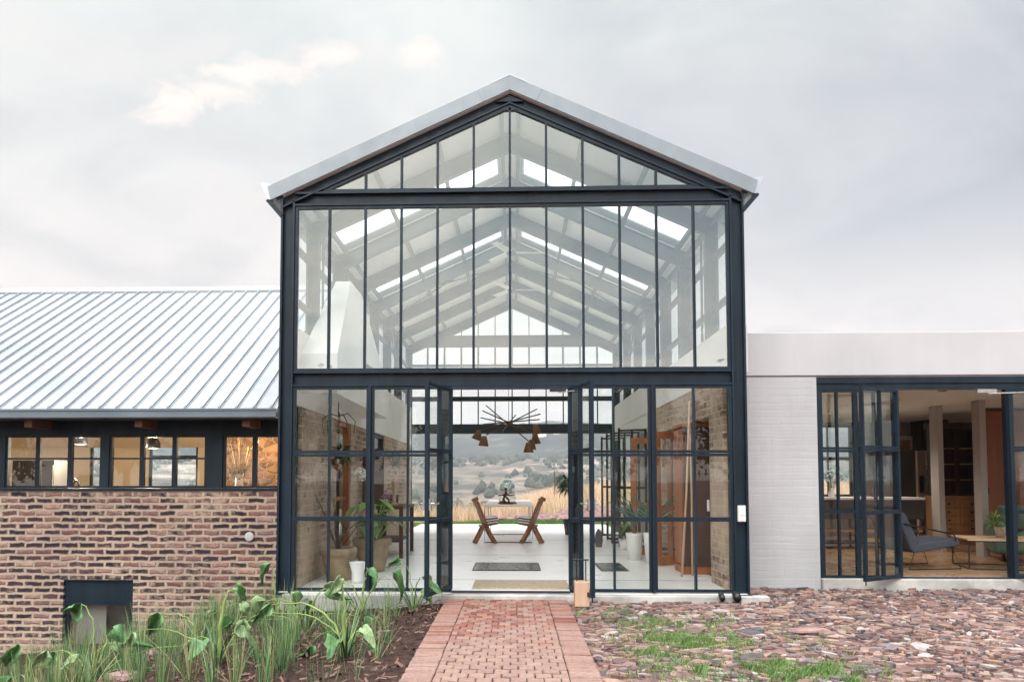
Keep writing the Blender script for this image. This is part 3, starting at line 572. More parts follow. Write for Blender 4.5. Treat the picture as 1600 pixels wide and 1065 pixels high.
# front columns, beams and rafters
for s in (-1, 1):
    x0, x1 = sorted((s * XI, s * XO)); b = MB(); chan(b, x0, x1, -0.01, 4.455, -0.045, 0.10, False); b.box(x0 - .02, x1 + .02, -0.08, 0.12, -0.03, -0.010)
    for zc in (2.32, 2.385, 2.45, 4.40, 4.46, 4.52, .25): b.box(s * (XI + .045), s * (XI + .060), .005, .0095, zc - .008, zc + .008).box(s * (XI + .095), s * (XI + .11), .005, .0095, zc - .008, zc + .008)
    b.build('column', 'steel', gh)
    b = MB()   # front rafter, channel shaped
    def rz(x): return 5.690 - SL * x
    X1 = 2.60
    for (d0, d1, ya, yb) in ((0.0, 0.020, -0.045, 0.06), (0.140, 0.158, -0.045, 0.06), (0.020, 0.140, 0.008, 0.020)):
        pts = [(0.0, rz(0) - d0), (X1, rz(X1) - d0), (X1, rz(X1) - d1), (0.0, rz(0) - d1)]
        b.prism([(s * p[0], p[1]) for p in pts], 'y', ya, yb)
    b.build('front_rafter', 'steel', gh)
    b = MB()   # silver barge board with a fold
    pts = [(0, ZR), (2.77, ZR - SL * 2.77), (2.73, ZR - SL * 2.73 - 0.172), (0, ZR - 0.166)]
    b.prism([(s * p[0], p[1]) for p in pts], 'y', -0.082, -0.066)
    for xx in (0.36, 1.9): b.prism([(s * xx, ZR - SL * xx - .002), (s * (xx + .012), ZR - SL * (xx + .012) - .002), (s * (xx - .062), ZR - SL * (xx - .062) - .165), (s * (xx - .074), ZR - SL * (xx - .074) - .165)], 'y', -0.0855, -0.0815)
    b.build('barge_board', 'barge', gh)
    b = MB()   # soffit strip between barge and rafter
    b.prism([(s * 0, ZR - .135), (s * 2.68, ZR - SL * 2.68 - .135), (s * 2.68, ZR - SL * 2.68 - .148), (s * 0, ZR - .148)], 'y', -0.0655, 0.06)
    b.build('soffit', 'steel', gh)
    b = MB()   # gutter along the eave
    gp = [(2.685, 4.60), (2.69, 4.45), (2.765, 4.43), (2.855, 4.635), (2.848, 4.645), (2.76, 4.442), (2.70, 4.46), (2.695, 4.60)]
    b.prism([(s * p[0], p[1]) for p in gp], 'y', -0.055, YB + .1)
    b.prism([(s * p[0], p[1]) for p in [(2.697, 4.46), (2.76, 4.442), (2.850, 4.645), (2.71, 4.62)]], 'y', -0.060, -0.0552)
    b.build('gutter', 'white_metal', gh)
    b = MB(); b.bar((s * 2.775, -0.02, 4.45), (s * 2.61, -0.02, 4.26), 0.05, 0.07, up=(0, 1, 0)); b.build('gutter_bracket', 'steel', gh)
MB().prism([(-.16, 5.56), (.16, 5.56), (0.0, 5.63)], 'y', -0.03, 0.02).build('apex_plate', 'steel', gh)
b = MB(); chan(b, -XI, XI, 4.376, 4.536, -0.04, 0.06, True); b.build('eave_beam', 'steel', gh)
b = MB(); chan(b, -XI, XI, 2.30, 2.470, -0.04, 0.06, True); b.build('middle_beam', 'steel', gh)
# glazing
MULL = [(-5 + i) * 0.4125 for i in range(11)]
def window(parent, x0, x1, z0, z1, y, mull=(), trans=(), fr=0.035, bar=0.022, dep=0.045, mat='steel', gl='glass', name='window', gy=None):
    b = MB(); b.box(x0, x0 + fr, y - dep / 2, y + dep / 2, z0, z1).box(x1 - fr, x1, y - dep / 2, y + dep / 2, z0, z1)
    b.box(x0 + fr, x1 - fr, y - dep / 2, y + dep / 2, z0, z0 + fr).box(x0 + fr, x1 - fr, y - dep / 2, y + dep / 2, z1 - fr, z1)
    for m in mull: b.box(m - bar / 2, m + bar / 2, y - dep / 2 - .004, y + dep / 2 + .004, z0 + fr, z1 - fr)
    for tz in trans:
        tz, tb = tz if isinstance(tz, tuple) else (tz, bar)
        b.box(x0 + fr, x1 - fr, y - dep / 2 + .003, y + dep / 2 - .003, tz - tb / 2, tz + tb / 2)
    w = b.build(name, mat, parent); gy = y if gy is None else gy
    xe = [x0 + .004] + sorted(mull) + [x1 - .004]; pn = MB()
    for a_, c_ in zip(xe[:-1], xe[1:]):      # every pane sits a hair out of true in its putty
        q = [rnd.uniform(-.0022, .0022) for _ in range(4)]; za, zb_ = z0 + .004, z1 - .004; a_ += .001; c_ -= .001
        pn.add([(a_, gy - .003 + q[0], za), (c_, gy - .003 + q[1], za), (c_, gy + .003 + q[1], za), (a_, gy + .003 + q[0], za), (a_, gy - .003 + q[2], zb_), (c_, gy - .003 + q[3], zb_), (c_, gy + .003 + q[3], zb_), (a_, gy + .003 + q[2], zb_)],
               [(0, 3, 2, 1), (4, 5, 6, 7), (0, 1, 5, 4), (1, 2, 6, 5), (2, 3, 7, 6), (3, 0, 4, 7)])
    pn.build('pane', gl, w); return w
window(gh, -XI + .002, XI - .002, 2.472, 4.374, 0.0, MULL, fr=0.032, bar=0.026, dep=0.05, gl='glass_hi')
# gable window
b = MB(); zb = 4.538; zt = lambda x: 5.530 - SL * abs(x)
for s in (-1, 1): b.prism([(s * p[0], p[1]) for p in [(0, zt(0)), (2.16, zt(2.16)), (2.09, zt(2.09) - .035), (0, zt(0) - .045)]], 'y', -0.028, 0.028)
b.box(-2.15, 2.15, -0.025, 0.025, zb, zb + .03); b.box(-.12, .12, -.03, .03, 5.46, 5.50)
for m in MULL[1:-1]: b.box(m - .013, m + .013, -0.030, 0.030, zb + .03, zt(m) - .04)
gw = b.build('gable_window', 'steel', gh)
MB().prism([(-2.14, zb + .01), (2.14, zb + .01), (0, zt(0) - .02)], 'y', -0.003, 0.003).build('pane', 'glass_hi', gw)
# lower windows
for s in (-1, 1):
    for (a, c, m) in ((1.592, 2.458, 2.04), (0.655, 1.564, 1.150)):
        x0, x1 = sorted((s * a, s * c))
        window(gh, x0, x1, 0.012, 2.297, 0.0, [s * m], [(1.560, .030), (1.522, .030), (0.81, .048)], fr=0.030, bar=0.024, dep=0.05)
    MB().box(s * 1.565, s * 1.591, -0.06, 0.06, 0.012, 2.297).build('mullion_post', 'steel', gh)
MB().box(-.654, .654, -0.04, 0.04, 2.262, 2.297).build('door_head', 'steel', gh)
MB().box(-.654, .654, -0.04, 0.04, 0.001, 0.014).build('threshold', 'steel', gh)
for s in (-1, 1): MB().box(s * .665, s * .775, 0.03, 0.12, 0.0, 2.262).build('door_post', 'steel', gh)
# door leaves standing open outwards
def door(parent, hx, hy, ex, ey, z0, z1, trans, mull, handle=True, gl='glass', mat='steel', closer=None):
    ln = math.hypot(ex - hx, ey - hy); an = math.atan2(ey - hy, ex - hx); mt = T(hx, hy, 0) @ RZ(an); fr = 0.034; b = MB()
    b.box(0, fr, -.022, .022, z0, z1).box(ln - fr, ln, -.022, .022, z0, z1).box(fr, ln - fr, -.022, .022, z0, z0 + fr * 1.3).box(fr, ln - fr, -.022, .022, z1 - fr, z1)
    for m in mull: b.box(ln * m - .011, ln * m + .011, -.024, .024, z0 + fr * 1.3, z1 - fr)
    for tz, tb in trans: b.box(fr, ln - fr, -.020, .020, tz - tb / 2, tz + tb / 2)
    d = b.xf(mt).build('door', mat, parent)
    MB().box(.006, ln - .006, -.003, .003, z0 + .006, z1 - .006).xf(mt).build('pane', gl, d)
    if handle:
        h = MB(); h.box(ln - .035, ln - .012, -.045, .045, .93, 1.05)
        for q in (-1, 1): h.tube([(ln - .024, q * .045, 1.0), (ln - .024, q * .075, 1.0), (ln - .14, q * .078, 1.0)], .009, 8)
        h.xf(mt).build('handle', 'chrome', d)
    MB().tube([(ln - .02, 0, z0), (ln - .02, 0, z0 - .05)], .008, 6).xf(mt).build('bolt', mat, d); MB().box(ln - .03, ln - .01, -.03, .03, z1, z1 + .03).xf(mt).build('bolt', mat, d)
    return d
door(gh, -0.660, -0.055, -0.865, -0.665, 0.045, 2.26, [(1.555, .045), (0.81, .045)], [0.5])
door(gh, 0.660, -0.055, 0.845, -0.675, 0.045, 2.26, [(1.555, .045), (0.81, .045)], [0.5])
b = MB(); b.box(0.44, 0.62, -0.085, -0.040, 2.225, 2.262); b.build('door_closer', 'black', gh)
MB().bar((0.54, -.07, 2.215), (0.70, -.24, 2.215), .016, .01).build('closer_arm', 'chrome', gh)
# interior portal frames
for k in range(1, NBAY + 1):
    yy = YR[k]; last = k == NBAY
    for s in (-1, 1):
        x0, x1 = sorted((s * 2.44, s * 2.60)); b = MB(); chan(b, x0, x1, 0.0 if last else 3.0, 4.50, yy - .05, yy + .05, False, t=.012, web=.043); b.build('column', 'steel_in', gh)
        b = MB()
        for (d0, d1, w) in ((0, .012, .05), (.012, .208, .006), (.208, .22, .05)):
            q = lambda x: 5.655 - SL * x
            b.prism([(s * 0, q(0) - d0), (s * 2.59, q(2.59) - d0), (s * 2.59, q(2.59) - d1), (0, q(0) - d1)], 'y', yy - w, yy + w)
        b.build('rafter', 'steel_in', gh)
for s in (-1, 1):
    for xx in (0.10, 0.85, 1.60, 2.38):
        b = MB(); z = 5.653 - SL * xx
        for k in range(NBAY): b.bar((s * xx, YR[k] + .052, z - .035), (s * xx, YR[k + 1] - .052, z - .035), .045, .06)
        b.build('purlin', 'steel_in', gh)
    # eave tie, side rails
    for zz in (4.42, 3.95, 3.32):
        b = MB()
        for k in range(NBAY): b.box(s * 2.50, s * 2.56, YR[k] + .052, YR[k + 1] - .052, zz, zz + .06)
        b.build('side_rail', 'steel_in', gh)
    for k0 in (4,):
        y0, y1 = YR[k0] + .06, YR[k0 + 1] - .06; b = MB()
        b.tube([(s * .2, y0, 5.52), (s * 2.3, y1, 4.58)], .016, 6); b.tube([(s * 2.3, y0, 4.58), (s * .2, y1, 5.52)], .016, 6); b.build('brace', 'steel_in', gh)
    for k0 in (5,):
        y0, y1 = YR[k0] + .06, YR[k0 + 1] - .06; b = MB(); b.tube([(s * 2.47, y0, 3.02), (s * 2.47, y1, 4.4)], .014, 6); b.tube([(s * 2.47, y1, 3.02), (s * 2.47, y0, 4.4)], .014, 6); b.build('brace', 'steel_in', gh)
# roof: insulated sheeting, open where the rooflights are
for s in (-1, 1):
    b = MB(); c = MB()
    def slab(mb, xa, xb, ya, yb, top, th):
        mb.prism([(s * xa, top - SL * xa), (s * xb, top - SL * xb), (s * xb, top - th - SL * xb), (s * xa, top - th - SL * xa)], 'y', ya, yb)
    LIGHT = (1, 3)
    for k in range(NBAY):
        ya, yb = YR[k] + (-.064 if k == 0 else 0), YR[k + 1] + (.12 if k == NBAY - 1 else 0)
        if k in LIGHT:
            for mb, tp, th in ((b, ZR - .012, .03), (c, 5.681, .014)): slab(mb, 0, .14, ya, yb, tp, th); slab(mb, 2.46, 2.74, ya, yb, tp, th)
        else: slab(b, 0, 2.74, ya, yb, ZR - .012, .03); slab(c, 0, 2.60, ya + .002, yb - .002, 5.681, .014)
    rf = b.build('roof_sheet', 'white_metal', gh); c.build('ceiling_board', 'ceiling', gh)
    sk = MB()
    for k in LIGHT: slab(sk, .142, 2.458, YR[k] + .002, YR[k + 1] - .002, ZR - .02, .006)
    sk.build('rooflight', 'glass_roof', gh)
b = MB()
for s in (-1, 1): b.prism([(0, ZR + .012), (s * .2, ZR + .012 - SL * .2), (s * .2, ZR - SL * .2), (0, ZR)], 'y', -.086, YB + .1)
b.build('ridge_cap', 'white_metal', gh)
# clerestory glass on both long sides
for s in (-1, 1):
    pn = MB(); fr = MB()
    for k in range(NBAY):
        ya, yb = YR[k] + .06, YR[k + 1] - .06
        pn.box(s * 2.572, s * 2.578, ya, yb, 3.02, 4.5)
        for q in (ya, (ya + yb) / 2 - .012, yb - .024): fr.box(s * 2.56, s * 2.59, q, q + .024, 3.03, 4.5)
        fr.box(s * 2.562, s * 2.588, ya, yb, 3.0, 3.03)
    w = fr.build('clerestory_window', 'steel_in', gh); pn.build('pane', 'glass', w)
# far gable wall
b = MB(); fbm = MB(); pn = MB()
fbm.box(-2.44, 2.44, YB - .08, YB + .08, 4.52, 4.76); fbm.build('far_eave_beam', 'steel_in', gh)
fr = MB()
for m in MULL:
    fr.box(m - .014, m + .014, YB - .02, YB + .02, 2.60, 4.0); fr.box(m - .022, m + .022, YB - .024, YB + .024, 4.06, 4.52)
    z2 = 5.46 - SL * abs(m)
    if z2 > 4.80: fr.box(m - .012, m + .012, YB - .02, YB + .02, 4.76, z2)
fr.box(-2.44, 2.44, YB - .03, YB + .03, 4.0, 4.06).box(-2.44, 2.44, YB - .05, YB + .05, 3.16, 3.27).box(-2.44, 2.44, YB - .03, YB + .03, 4.48, 4.517)
w = fr.build('far_window', 'steel_in', gh)
MB().box(-2.44, 2.44, YB - .003, YB + .003, 2.6, 4.52).prism([(-1.6, 4.765), (1.6, 4.765), (0, 5.46)], 'y', YB - .003, YB + .003).build('pane', 'glass', w)
MB().box(-2.44, 2.44, YB - .08, YB + .08, 2.37, 2.598).build('far_door_beam', 'steel_in', gh)
# long brick walls with their white band
def wallbox(b, s, xa, xb, y0, y1, z0, z1): b.box(s * xa, s * xb, y0, y1, z0, z1)
b = MB()
wallbox(b, -1, 2.45, 2.62, 0.34, 2.10, 0, 2.10); wallbox(b, -1, 2.45, 2.62, 3.05, 5.0, 0, 2.10); wallbox(b, -1, 2.45, 2.62, 6.1, 9.94, 0, 2.10)
b.build('left_wall', 'brick_in', gh)
b = MB(); wallbox(b, -1, 2.45, 2.62, 0.10, 9.94, 2.102, 3.0); b.build('left_band', 'plaster', gh)
b = MB(); wallbox(b, 1, 2.45, 2.68, 0.34, 0.95, 0, 2.455); wallbox(b, 1, 2.45, 2.68, 0.95, 4.05, 2.02, 2.455); wallbox(b, 1, 2.45, 2.68, 4.05, 5.2, 0, 2.455)
b.build('right_wall', 'brick_in', gh)
b = MB(); wallbox(b, 1, 2.45, 2.68, 0.10, 9.94, 2.457, 3.0); wallbox(b, 1, 2.47, 2.68, 5.2, 9.94, 2.2, 2.455); b.build('right_band', 'plaster', gh)
# glass strip beside the front columns and the recessed openings of the left wall
for s in (-1, 1):
    w = MB().box(s * 2.50, s * 2.56, .31, .338, 0, 2.455).box(s * 2.50, s * 2.56, .062, .09, 0, 2.10).build('side_light', 'steel_in', gh); MB().box(s * 2.527, s * 2.533, .09, .31, 0, 2.10).build('pane', 'glass', w)
for (y0, y1, mat) in ((2.10, 3.05, 'red_wood'), (5.0, 6.1, 'steel_in')):
    b = MB().box(-2.56, -2.47, y0, y0 + .06, 0, 2.1).box(-2.56, -2.47, y1 - .06, y1, 0, 2.1).box(-2.56, -2.47, y0 + .06, y1 - .06, 2.03, 2.1).box(-2.54, -2.5, y0 + .06, y1 - .06, .95, 1.0)
    w = b.build('side_door', mat, gh); MB().box(-2.523, -2.517, y0 + .06, y1 - .06, 0, 2.03).build('pane', 'glass', w)
# chimney hood on the left wall
b = MB()
b.box(-2.448, -2.02, 0.25, 3.85, 2.25, 2.72)
lo = [(-2.448, .25), (-2.02, .25), (-2.02, 3.85), (-2.448, 3.85)]; hi = [(-2.448, 1.95), (-2.24, 1.95), (-2.24, 2.75), (-2.448, 2.75)]
b.add([(x, y, 2.721) for x, y in lo] + [(x, y, 4.02) for x, y in hi], [(0, 1, 5, 4), (1, 2, 6, 5), (2, 3, 7, 6), (3, 0, 4, 7), (4, 5, 6, 7)])
b.build('chimney_hood', 'plaster', gh)
# tall black folding doors at the far right, stacked open
for k, (y0, x0) in enumerate(((5.5, 2.40), (6.3, 2.36), (7.2, 2.38), (8.3, 2.40))):
    door(gh, 2.46, y0, x0 - .42, y0 + .25, 0.02, 2.18, [(1.1, .04)], [0.5], handle=False, mat='black')
# wall key box and ground spots
kb = MB(); kb.box(2.490, 2.570, -0.092, -0.046, 0.79, 0.965).box(2.498, 2.562, -0.100, -0.0925, .86, .955).box(2.500, 2.560, -0.098, -0.0925, .80, .835)
tag(kb.build('intercom', 'white', bevel=0.006), 'small white intercom box screwed to the right front steel column', 'intercom')
for (x, y, r, lab) in ((2.27, -.19, .035, 'small round black ground spotlight on the concrete lip, left of its twin'), (2.43, -.19, .05, 'larger black ground spotlight on the concrete lip at the foot of the right column')):
    e = empty('ground_spotlight', (x, y, -0.075), lab, 'spotlight'); MB().lathe([(r, 0), (r, .012), (r * .4, .02), (r * .35, .045)], n=16).build('base', 'black', e, local=True)
    MB().lathe([(r * .75, -.05), (r * .9, .0), (r * .8, .05), (r * .3, .07)], n=16).xf(T(0, 0, .07) @ RX(-1.1)).build('lamp_head', 'black', e, smooth=True, local=True)

# ================================================================== BRICK WING (left)
bw = empty('brick_wing', (-8, 5, -1.3), 'low brick wing with a ribbed grey metal roof, left of the glass hall', 'building')
XL, XRt, YF, YK = -13.6, -2.70, 1.60, 9.6
b = MB(); b.box(XL, -6.01, YF, YF + .24, -1.6, 1.10).box(-5.06, XRt, YF, YF + .24, -1.6, 1.10).box(-6.01, -5.06, YF, YF + .24, -0.09, 1.10).box(-6.01, -5.06, YF, YF + .24, -1.6, -1.02)
b.build('front_wall', 'brick', bw)
MB().box(XL, XRt, YF - .03, YF + .20, 1.102, 1.135).build('sill', 'steel', bw, bevel=.004)
# basement window
b = MB(); b.box(-6.005, -5.065, YF + .03, YF + .05, -.40, -.092).box(-6.005, -5.065, YF - .004, YF + .10, -.105, -.0925).box(-6.005, -5.065, YF + .015, YF + .10, -.43, -.402).box(-6.0, -5.95, YF + .05, YF + .10, -1.02, -.43).box(-5.12, -5.07, YF + .05, YF + .10, -1.02, -.43).box(-5.95, -5.12, YF + .05, YF + .10, -1.02, -.97)
w = b.build('basement_window', 'steel', bw); MB().box(-5.95, -5.12, YF + .07, YF + .076, -.97, -.43).build('pane', 'glass_hi', w)
MB().box(-5.95, -5.5, YF + .16, YF + .162, -.97, -.40).build('blind', 'greywall', bw); MB().box(-6.0, -5.06, YF + .26, YF + .3, -1.2, -.05).build('room_back', 'darkpanel', bw)
# window band
b = MB(); b.box(XL, -2.9, YF + .02, YF + .14, 1.853, 2.06).box(-6.99, -6.885, YF + .02, YF + .14, 1.137, 1.853).box(-5.545, -5.445, YF + .02, YF + .14, 1.137, 1.853).box(-4.105, -3.885, YF + .02, YF + .14, 1.137, 1.853).box(-3.02, -2.72, YF + .02, YF + .14, 1.137, 1.853)
b.build('band_frame', 'steel', bw)
def wn(x0, x1, mull, tr):
    window(bw, x0, x1, 1.137, 1.852, YF + .06, mull, tr, fr=.03, bar=.022, dep=.05)
for i in range(3):
    wn(-6.884 + .4457 * i, -6.884 + .4457 * (i + 1) - .001, [], [1.535]); wn(-5.444 + .446 * i, -5.444 + .446 * (i + 1) - .001, [], [1.535])
wn(-3.884, -3.455, [], []); wn(-3.454, -3.021, [], [])
for i in range(4): wn(-8.8 + .45 * i, -8.8 + .45 * (i + 1) - .001, [], [1.535])
# eave, gutter, rafter feet
MB().box(XL, -2.98, 1.13, YF + .02, 2.045, 2.06).build('soffit', 'darkpanel', bw)
b = MB(); b.prism([(1.02, 2.15), (1.02, 2.045), (1.04, 2.03), (1.12, 2.03), (1.12, 2.15), (1.105, 2.15), (1.105, 2.05), (1.035, 2.05), (1.035, 2.15)], 'x', XL, -2.98); b.box(XL, -2.98, 1.008, 1.0195, 2.13, 2.155)
b.build('gutter', 'gutter', bw)
for x in (-9.2, -7.75, -6.28, -4.82, -3.41):
    MB().box(x - .05, x + .05, 1.16, 1.60, 1.93, 2.04).build('rafter_end', 'rafter', bw)
# roof: pans with narrow upstand ribs
P0, P1 = (1.06, 2.15), (5.35, 4.80)
def rp(t, dz=0): return (P0[0] + (P1[0] - P0[0]) * t, P0[1] + (P1[1] - P0[1]) * t + dz)
b = MB(); b.prism([rp(0), rp(1), rp(1, -.06), rp(0, -.06)], 'x', XL, -2.985)
b.prism([(P1[0], P1[1]), (9.9, 2.1), (9.9, 2.04), (P1[0], P1[1] - .06)], 'x', XL, -2.985)
x = -3.06
while x > XL:
    b.prism([rp(0.001, .001), rp(1, .001), rp(1, .032), rp(0.001, .032)], 'x', x - .012, x + .012)
    b.prism([rp(0.001, .001), rp(1, .001), rp(1, .008), rp(0.001, .008)], 'x', x + .012, x + .03)
    x -= 0.2235
rf = b.build('roof', 'roof_sheet', bw)
b = MB(); x = -3.06
while x > XL:
    for tt in (.004, .34, .67, .93):
        y_, z_ = rp(tt, .033); b.box(x - .007, x + .007, y_, y_ + .014, z_ - .002, z_ + .006)
    x -= 0.2235
b.build('roof_screws', 'gutter', rf)['kind'] = 'stuff'
b = MB(); b.prism([rp(.955, .034), rp(1, .042), (P1[0] + .2, P1[1] - .08), (P1[0] + .2, P1[1] - .10), rp(1, .03), rp(.955, .028)], 'x', XL, -2.98)
b.prism([rp(.955, .034), rp(.955, .004), rp(.957, .004), rp(.957, .034)], 'x', XL, -2.98); b.build('ridge_cap', 'roof_sheet', rf)
# room inside
b = MB(); b.box(XL, XRt, YK, YK + .2, -1.3, 1.05).box(XL, -10.2, YK, YK + .2, 1.05, 2.6).box(-9.6, -8.75, YK, YK + .2, 1.05, 2.6).box(-7.55, XRt, YK, YK + .2, 1.05, 2.6).box(-10.2, -7.55, YK, YK + .2, 2.3, 2.6)
b.build('back_wall', 'roomwall', bw)
window(bw, -10.2, -9.6, 1.05, 2.3, YK + .06, [-9.9], [1.75], fr=.05, bar=.03); window(bw, -8.75, -7.55, 1.05, 2.3, YK + .06, [-8.15], [(1.80, .08)], fr=.06, bar=.03)
MB().box(XL, XRt, YF + .25, YK, -1.02, -1.0).build('floor', 'tanfloor', bw)
MB().box(XL, XL + .2, YF + .25, YK, -1.3, 2.1).box(XRt - .1, XRt, YF + .25, 9.5, -1.3, 2.1).build('side_wall', 'roomwall', bw)
b = MB()
b.prism([(1.9, 2.44), (5.35, 4.55), (9.5, 2.05), (9.5, 2.03), (5.35, 4.52), (1.9, 2.42)], 'x', XL, -2.99); b.build('room_ceiling', 'roomwall', bw)
MB().box(-5.1, -2.81, 4.3, 4.5, -1.0, 3.6).build('stone_partition', 'stone', bw)
b = MB(); r_ = [0.055, 0.055]; b.lathe([(0.001, 0), (.045, 0), (.062, .012), (.062, .02), (.055, .028), (.05, .03), (.001, .03)], n=20)
v = b.xf(T(-3.49, YF - .001, .49) @ RX(R(90))).build('wall_vent', 'parapet', bw, smooth=True)
# flashing along the sloping bed
MB().prism([(-3.0, -.27), (-4.35, -.86), (-4.35, -.98), (-3.0, -.42)], 'y', YF - .02, YF - .004).build('damp_strip', 'flash', bw)

def pendant(x, y, z, s, lab, kind=0):
    e = empty('pendant_lamp', (x, y, z), lab, 'pendant lamp'); 
    if kind == 0:
        MB().lathe([(.12 * s, 0), (.125 * s, .02), (.12 * s, .10 * s), (.08 * s, .17 * s), (.02, .19 * s)], n=24).build('lamp_shade', 'black', e, smooth=True, local=True)
        MB().lathe([(.001, .018), (.105 * s, .018), (.105 * s, .022), (.001, .022)], n=24).build('diffuser', 'bulb_soft', e, local=True)
    else: MB().lathe([(.001, -.06), (.03, -.05), (.042, -.02), (.035, .02), (.015, .05), (.012, .07)], n=16).build('bulb', 'bulb_warm', e, smooth=True, local=True)
    MB().tube([(0, 0, .05), (0, 0, 1.2)], .006, 6).build('cable', 'black', e, local=True)
    l = bpy.data.lights.new('lamp_light', 'POINT'); l.energy = 230 if kind == 0 else 32; l.color = (1.0, .84, .62) if kind == 0 else (1.0, .70, .40); l.shadow_soft_size = .06
    lo = bpy.data.objects.new('lamp_light', l); col.objects.link(lo); lo.parent = e; lo.location = (0, -0.0, -.09)
pendant(-7.33, 4.2, 1.85, .95, 'lit pendant lamp with a pale shade in the left window of the brick wing')
pendant(-6.07, 4.2, 1.78, .95, 'lit domed pendant lamp in front of the hill view in the brick wing window')
pendant(-4.15, 3.75, 1.90, 1, 'bare warm light bulb hanging before the stone wall in the brick wing', 1)
# things in the brick wing
e = empty('cupboard', (-8.1, 4.4, -1.0), 'dark grey cupboard at the far left of the brick wing window', 'cupboard')
MB().box(-.36, .36, -.25, .25, 0, 2.58).build('body', 'darkpanel', e, local=True); MB().box(-.35, -.005, -.275, -.251, .05, 2.5).build('door', 'darkpanel', e, local=True); MB().box(.005, .35, -.275, -.251, .05, 2.5).build('door', 'darkpanel', e, local=True); MB().box(-.03, -.02, -.29, -.276, 1.2, 1.4).build('handle', 'chrome', e, local=True); MB().box(.02, .03, -.29, -.276, 1.2, 1.4).build('handle', 'chrome', e, local=True)
b = MB(); b.lathe([(.001, 0), (.30, 0), (.30, 2.1), (.26, 2.12), (.001, 2.12)], n=20); o = b.build('plinth_stand', 'dark_wood'); o.location = (-7.35, 4.0, -1.0); tag(o, 'dark round plinth carrying a small figure in the brick wing window', 'plinth')
b = MB(); b.lathe([(.05, 0), (.045, .05), (.07, .09), (.05, .15), (.03, .18), (.045, .22), (.03, .27), (.001, .28)], n=12); b.tube([(.04, 0, .15), (.12, 0, .09), (.13, 0, .01)], .018, 6)
o = b.build('figurine', 'black', smooth=True); o.location = (-7.32, 3.95, 1.12); tag(o, 'small black figurine on a dark plinth in the brick wing window', 'figurine')
e = empty('dried_plant_vase', (-4.35, 3.55, -1.0), 'tall dried plant stems in a white vase in front of the rough stone wall', 'dried plant')
MB().lathe([(.16, 0), (.2, .3), (.15, 1.7), (.06, 2.2), (.07, 2.34), (.001, 2.3)], n=18).build('vase', 'white', e, smooth=True, local=True)
b = MB(); g_ = random.Random(3)
for i in range(34):
    a = g_.uniform(0, 6.28); q = g_.uniform(.1, .5); h = g_.uniform(2.5, 3.1); b.tube([(0, 0, 2.2), (math.cos(a) * q * .4, math.sin(a) * q * .3, 2.4), (math.cos(a) * q, math.sin(a) * q * .5, h)], [.008, .007, .003], 4)
b.build('stem', 'stem_dry', e, local=True)
b = MB()
for i in range(60):
    a = g_.uniform(0, 6.28); q = g_.uniform(.02, .16); b.blade((math.cos(a) * q, math.sin(a) * q, g_.uniform(2.25, 2.5)), (math.cos(a), math.sin(a), .6), .10, .04, 1, 3)
b.build('foliage', 'leaf', e, local=True)

# ================================================================== WHITE WING (right)
ww = empty('white_wing', (7, 4, -.1), 'flat roofed white painted brick wing with steel glass doors, right of the glass hall', 'building')
YW = 1.0
b = MB(); b.box(2.70, 3.785, YW, YW + .25, -.25, 2.515); b.build('front_wall', 'brick_white', ww)
MB().box(2.69, 12.5, YW - .012, YW + .3, 2.535, 3.07).box(2.69, 12.5, YW + .02, YW + .3, 2.516, 2.534).build('parapet', 'parapet', ww, bevel=.006)
MB().box(2.70, 12.5, YW + .31, 8.9, 2.56, 2.74).build('roof_slab', 'concrete', ww)
MB().box(3.79, 12.5, YW - .06, YW + .25, -.25, .045).build('step', 'concrete', ww, bevel=.01)
b = MB(); b.box(3.787, 9.6, YW + .01, YW + .12, 2.44, 2.514); b.box(3.787, 9.6, YW + .03, YW + .08, 2.36, 2.44); b.box(3.787, 3.835, YW + .02, YW + .10, .047, 2.36); b.build('door_lintel', 'steel', ww)
tr = [(1.638, .028), (1.604, .028), (0.86, .045)]
window(ww, 3.838, 4.27, .05, 2.358, YW + .06, [4.045], tr, fr=.026, bar=.022, dep=.05)
window(ww, 4.272, 4.745, .05, 2.358, YW + .06, [4.50], tr, fr=.026, bar=.022, dep=.05)
window(ww, 6.12, 7.0, .05, 2.358, YW + .06, [6.55], tr, fr=.05, bar=.022, dep=.05); window(ww, 7.002, 7.9, .05, 2.358, YW + .06, [7.45], tr, fr=.05, dep=.05); window(ww, 7.902, 9.59, .05, 2.358, YW + .06, [8.3, 8.7, 9.1], tr, fr=.05, dep=.05)
MB().box(4.746, 4.79, YW + .02, YW + .10, .05, 2.358).build('door_jamb', 'steel', ww); MB().box(6.08, 6.118, YW + .02, YW + .10, .05, 2.358).build('door_jamb', 'steel', ww)
MB().box(4.79, 6.08, YW + .02, YW + .10, .046, .058).build('threshold', 'steel', ww)
door(ww, 4.75, YW - .02, 4.13, YW - .42, .06, 2.35, tr, [.5], handle=False)
door(ww, 6.10, YW - .02, 6.55, YW - .46, .06, 2.35, tr, [.5], handle=False)
MB().box(5.72, 5.95, YW - .03, YW + .01, 2.31, 2.355).build('door_closer', 'chrome', ww); MB().bar((5.84, YW - .04, 2.30), (6.25, YW - .17, 2.30), .016, .012).build('closer_arm', 'chrome', ww)
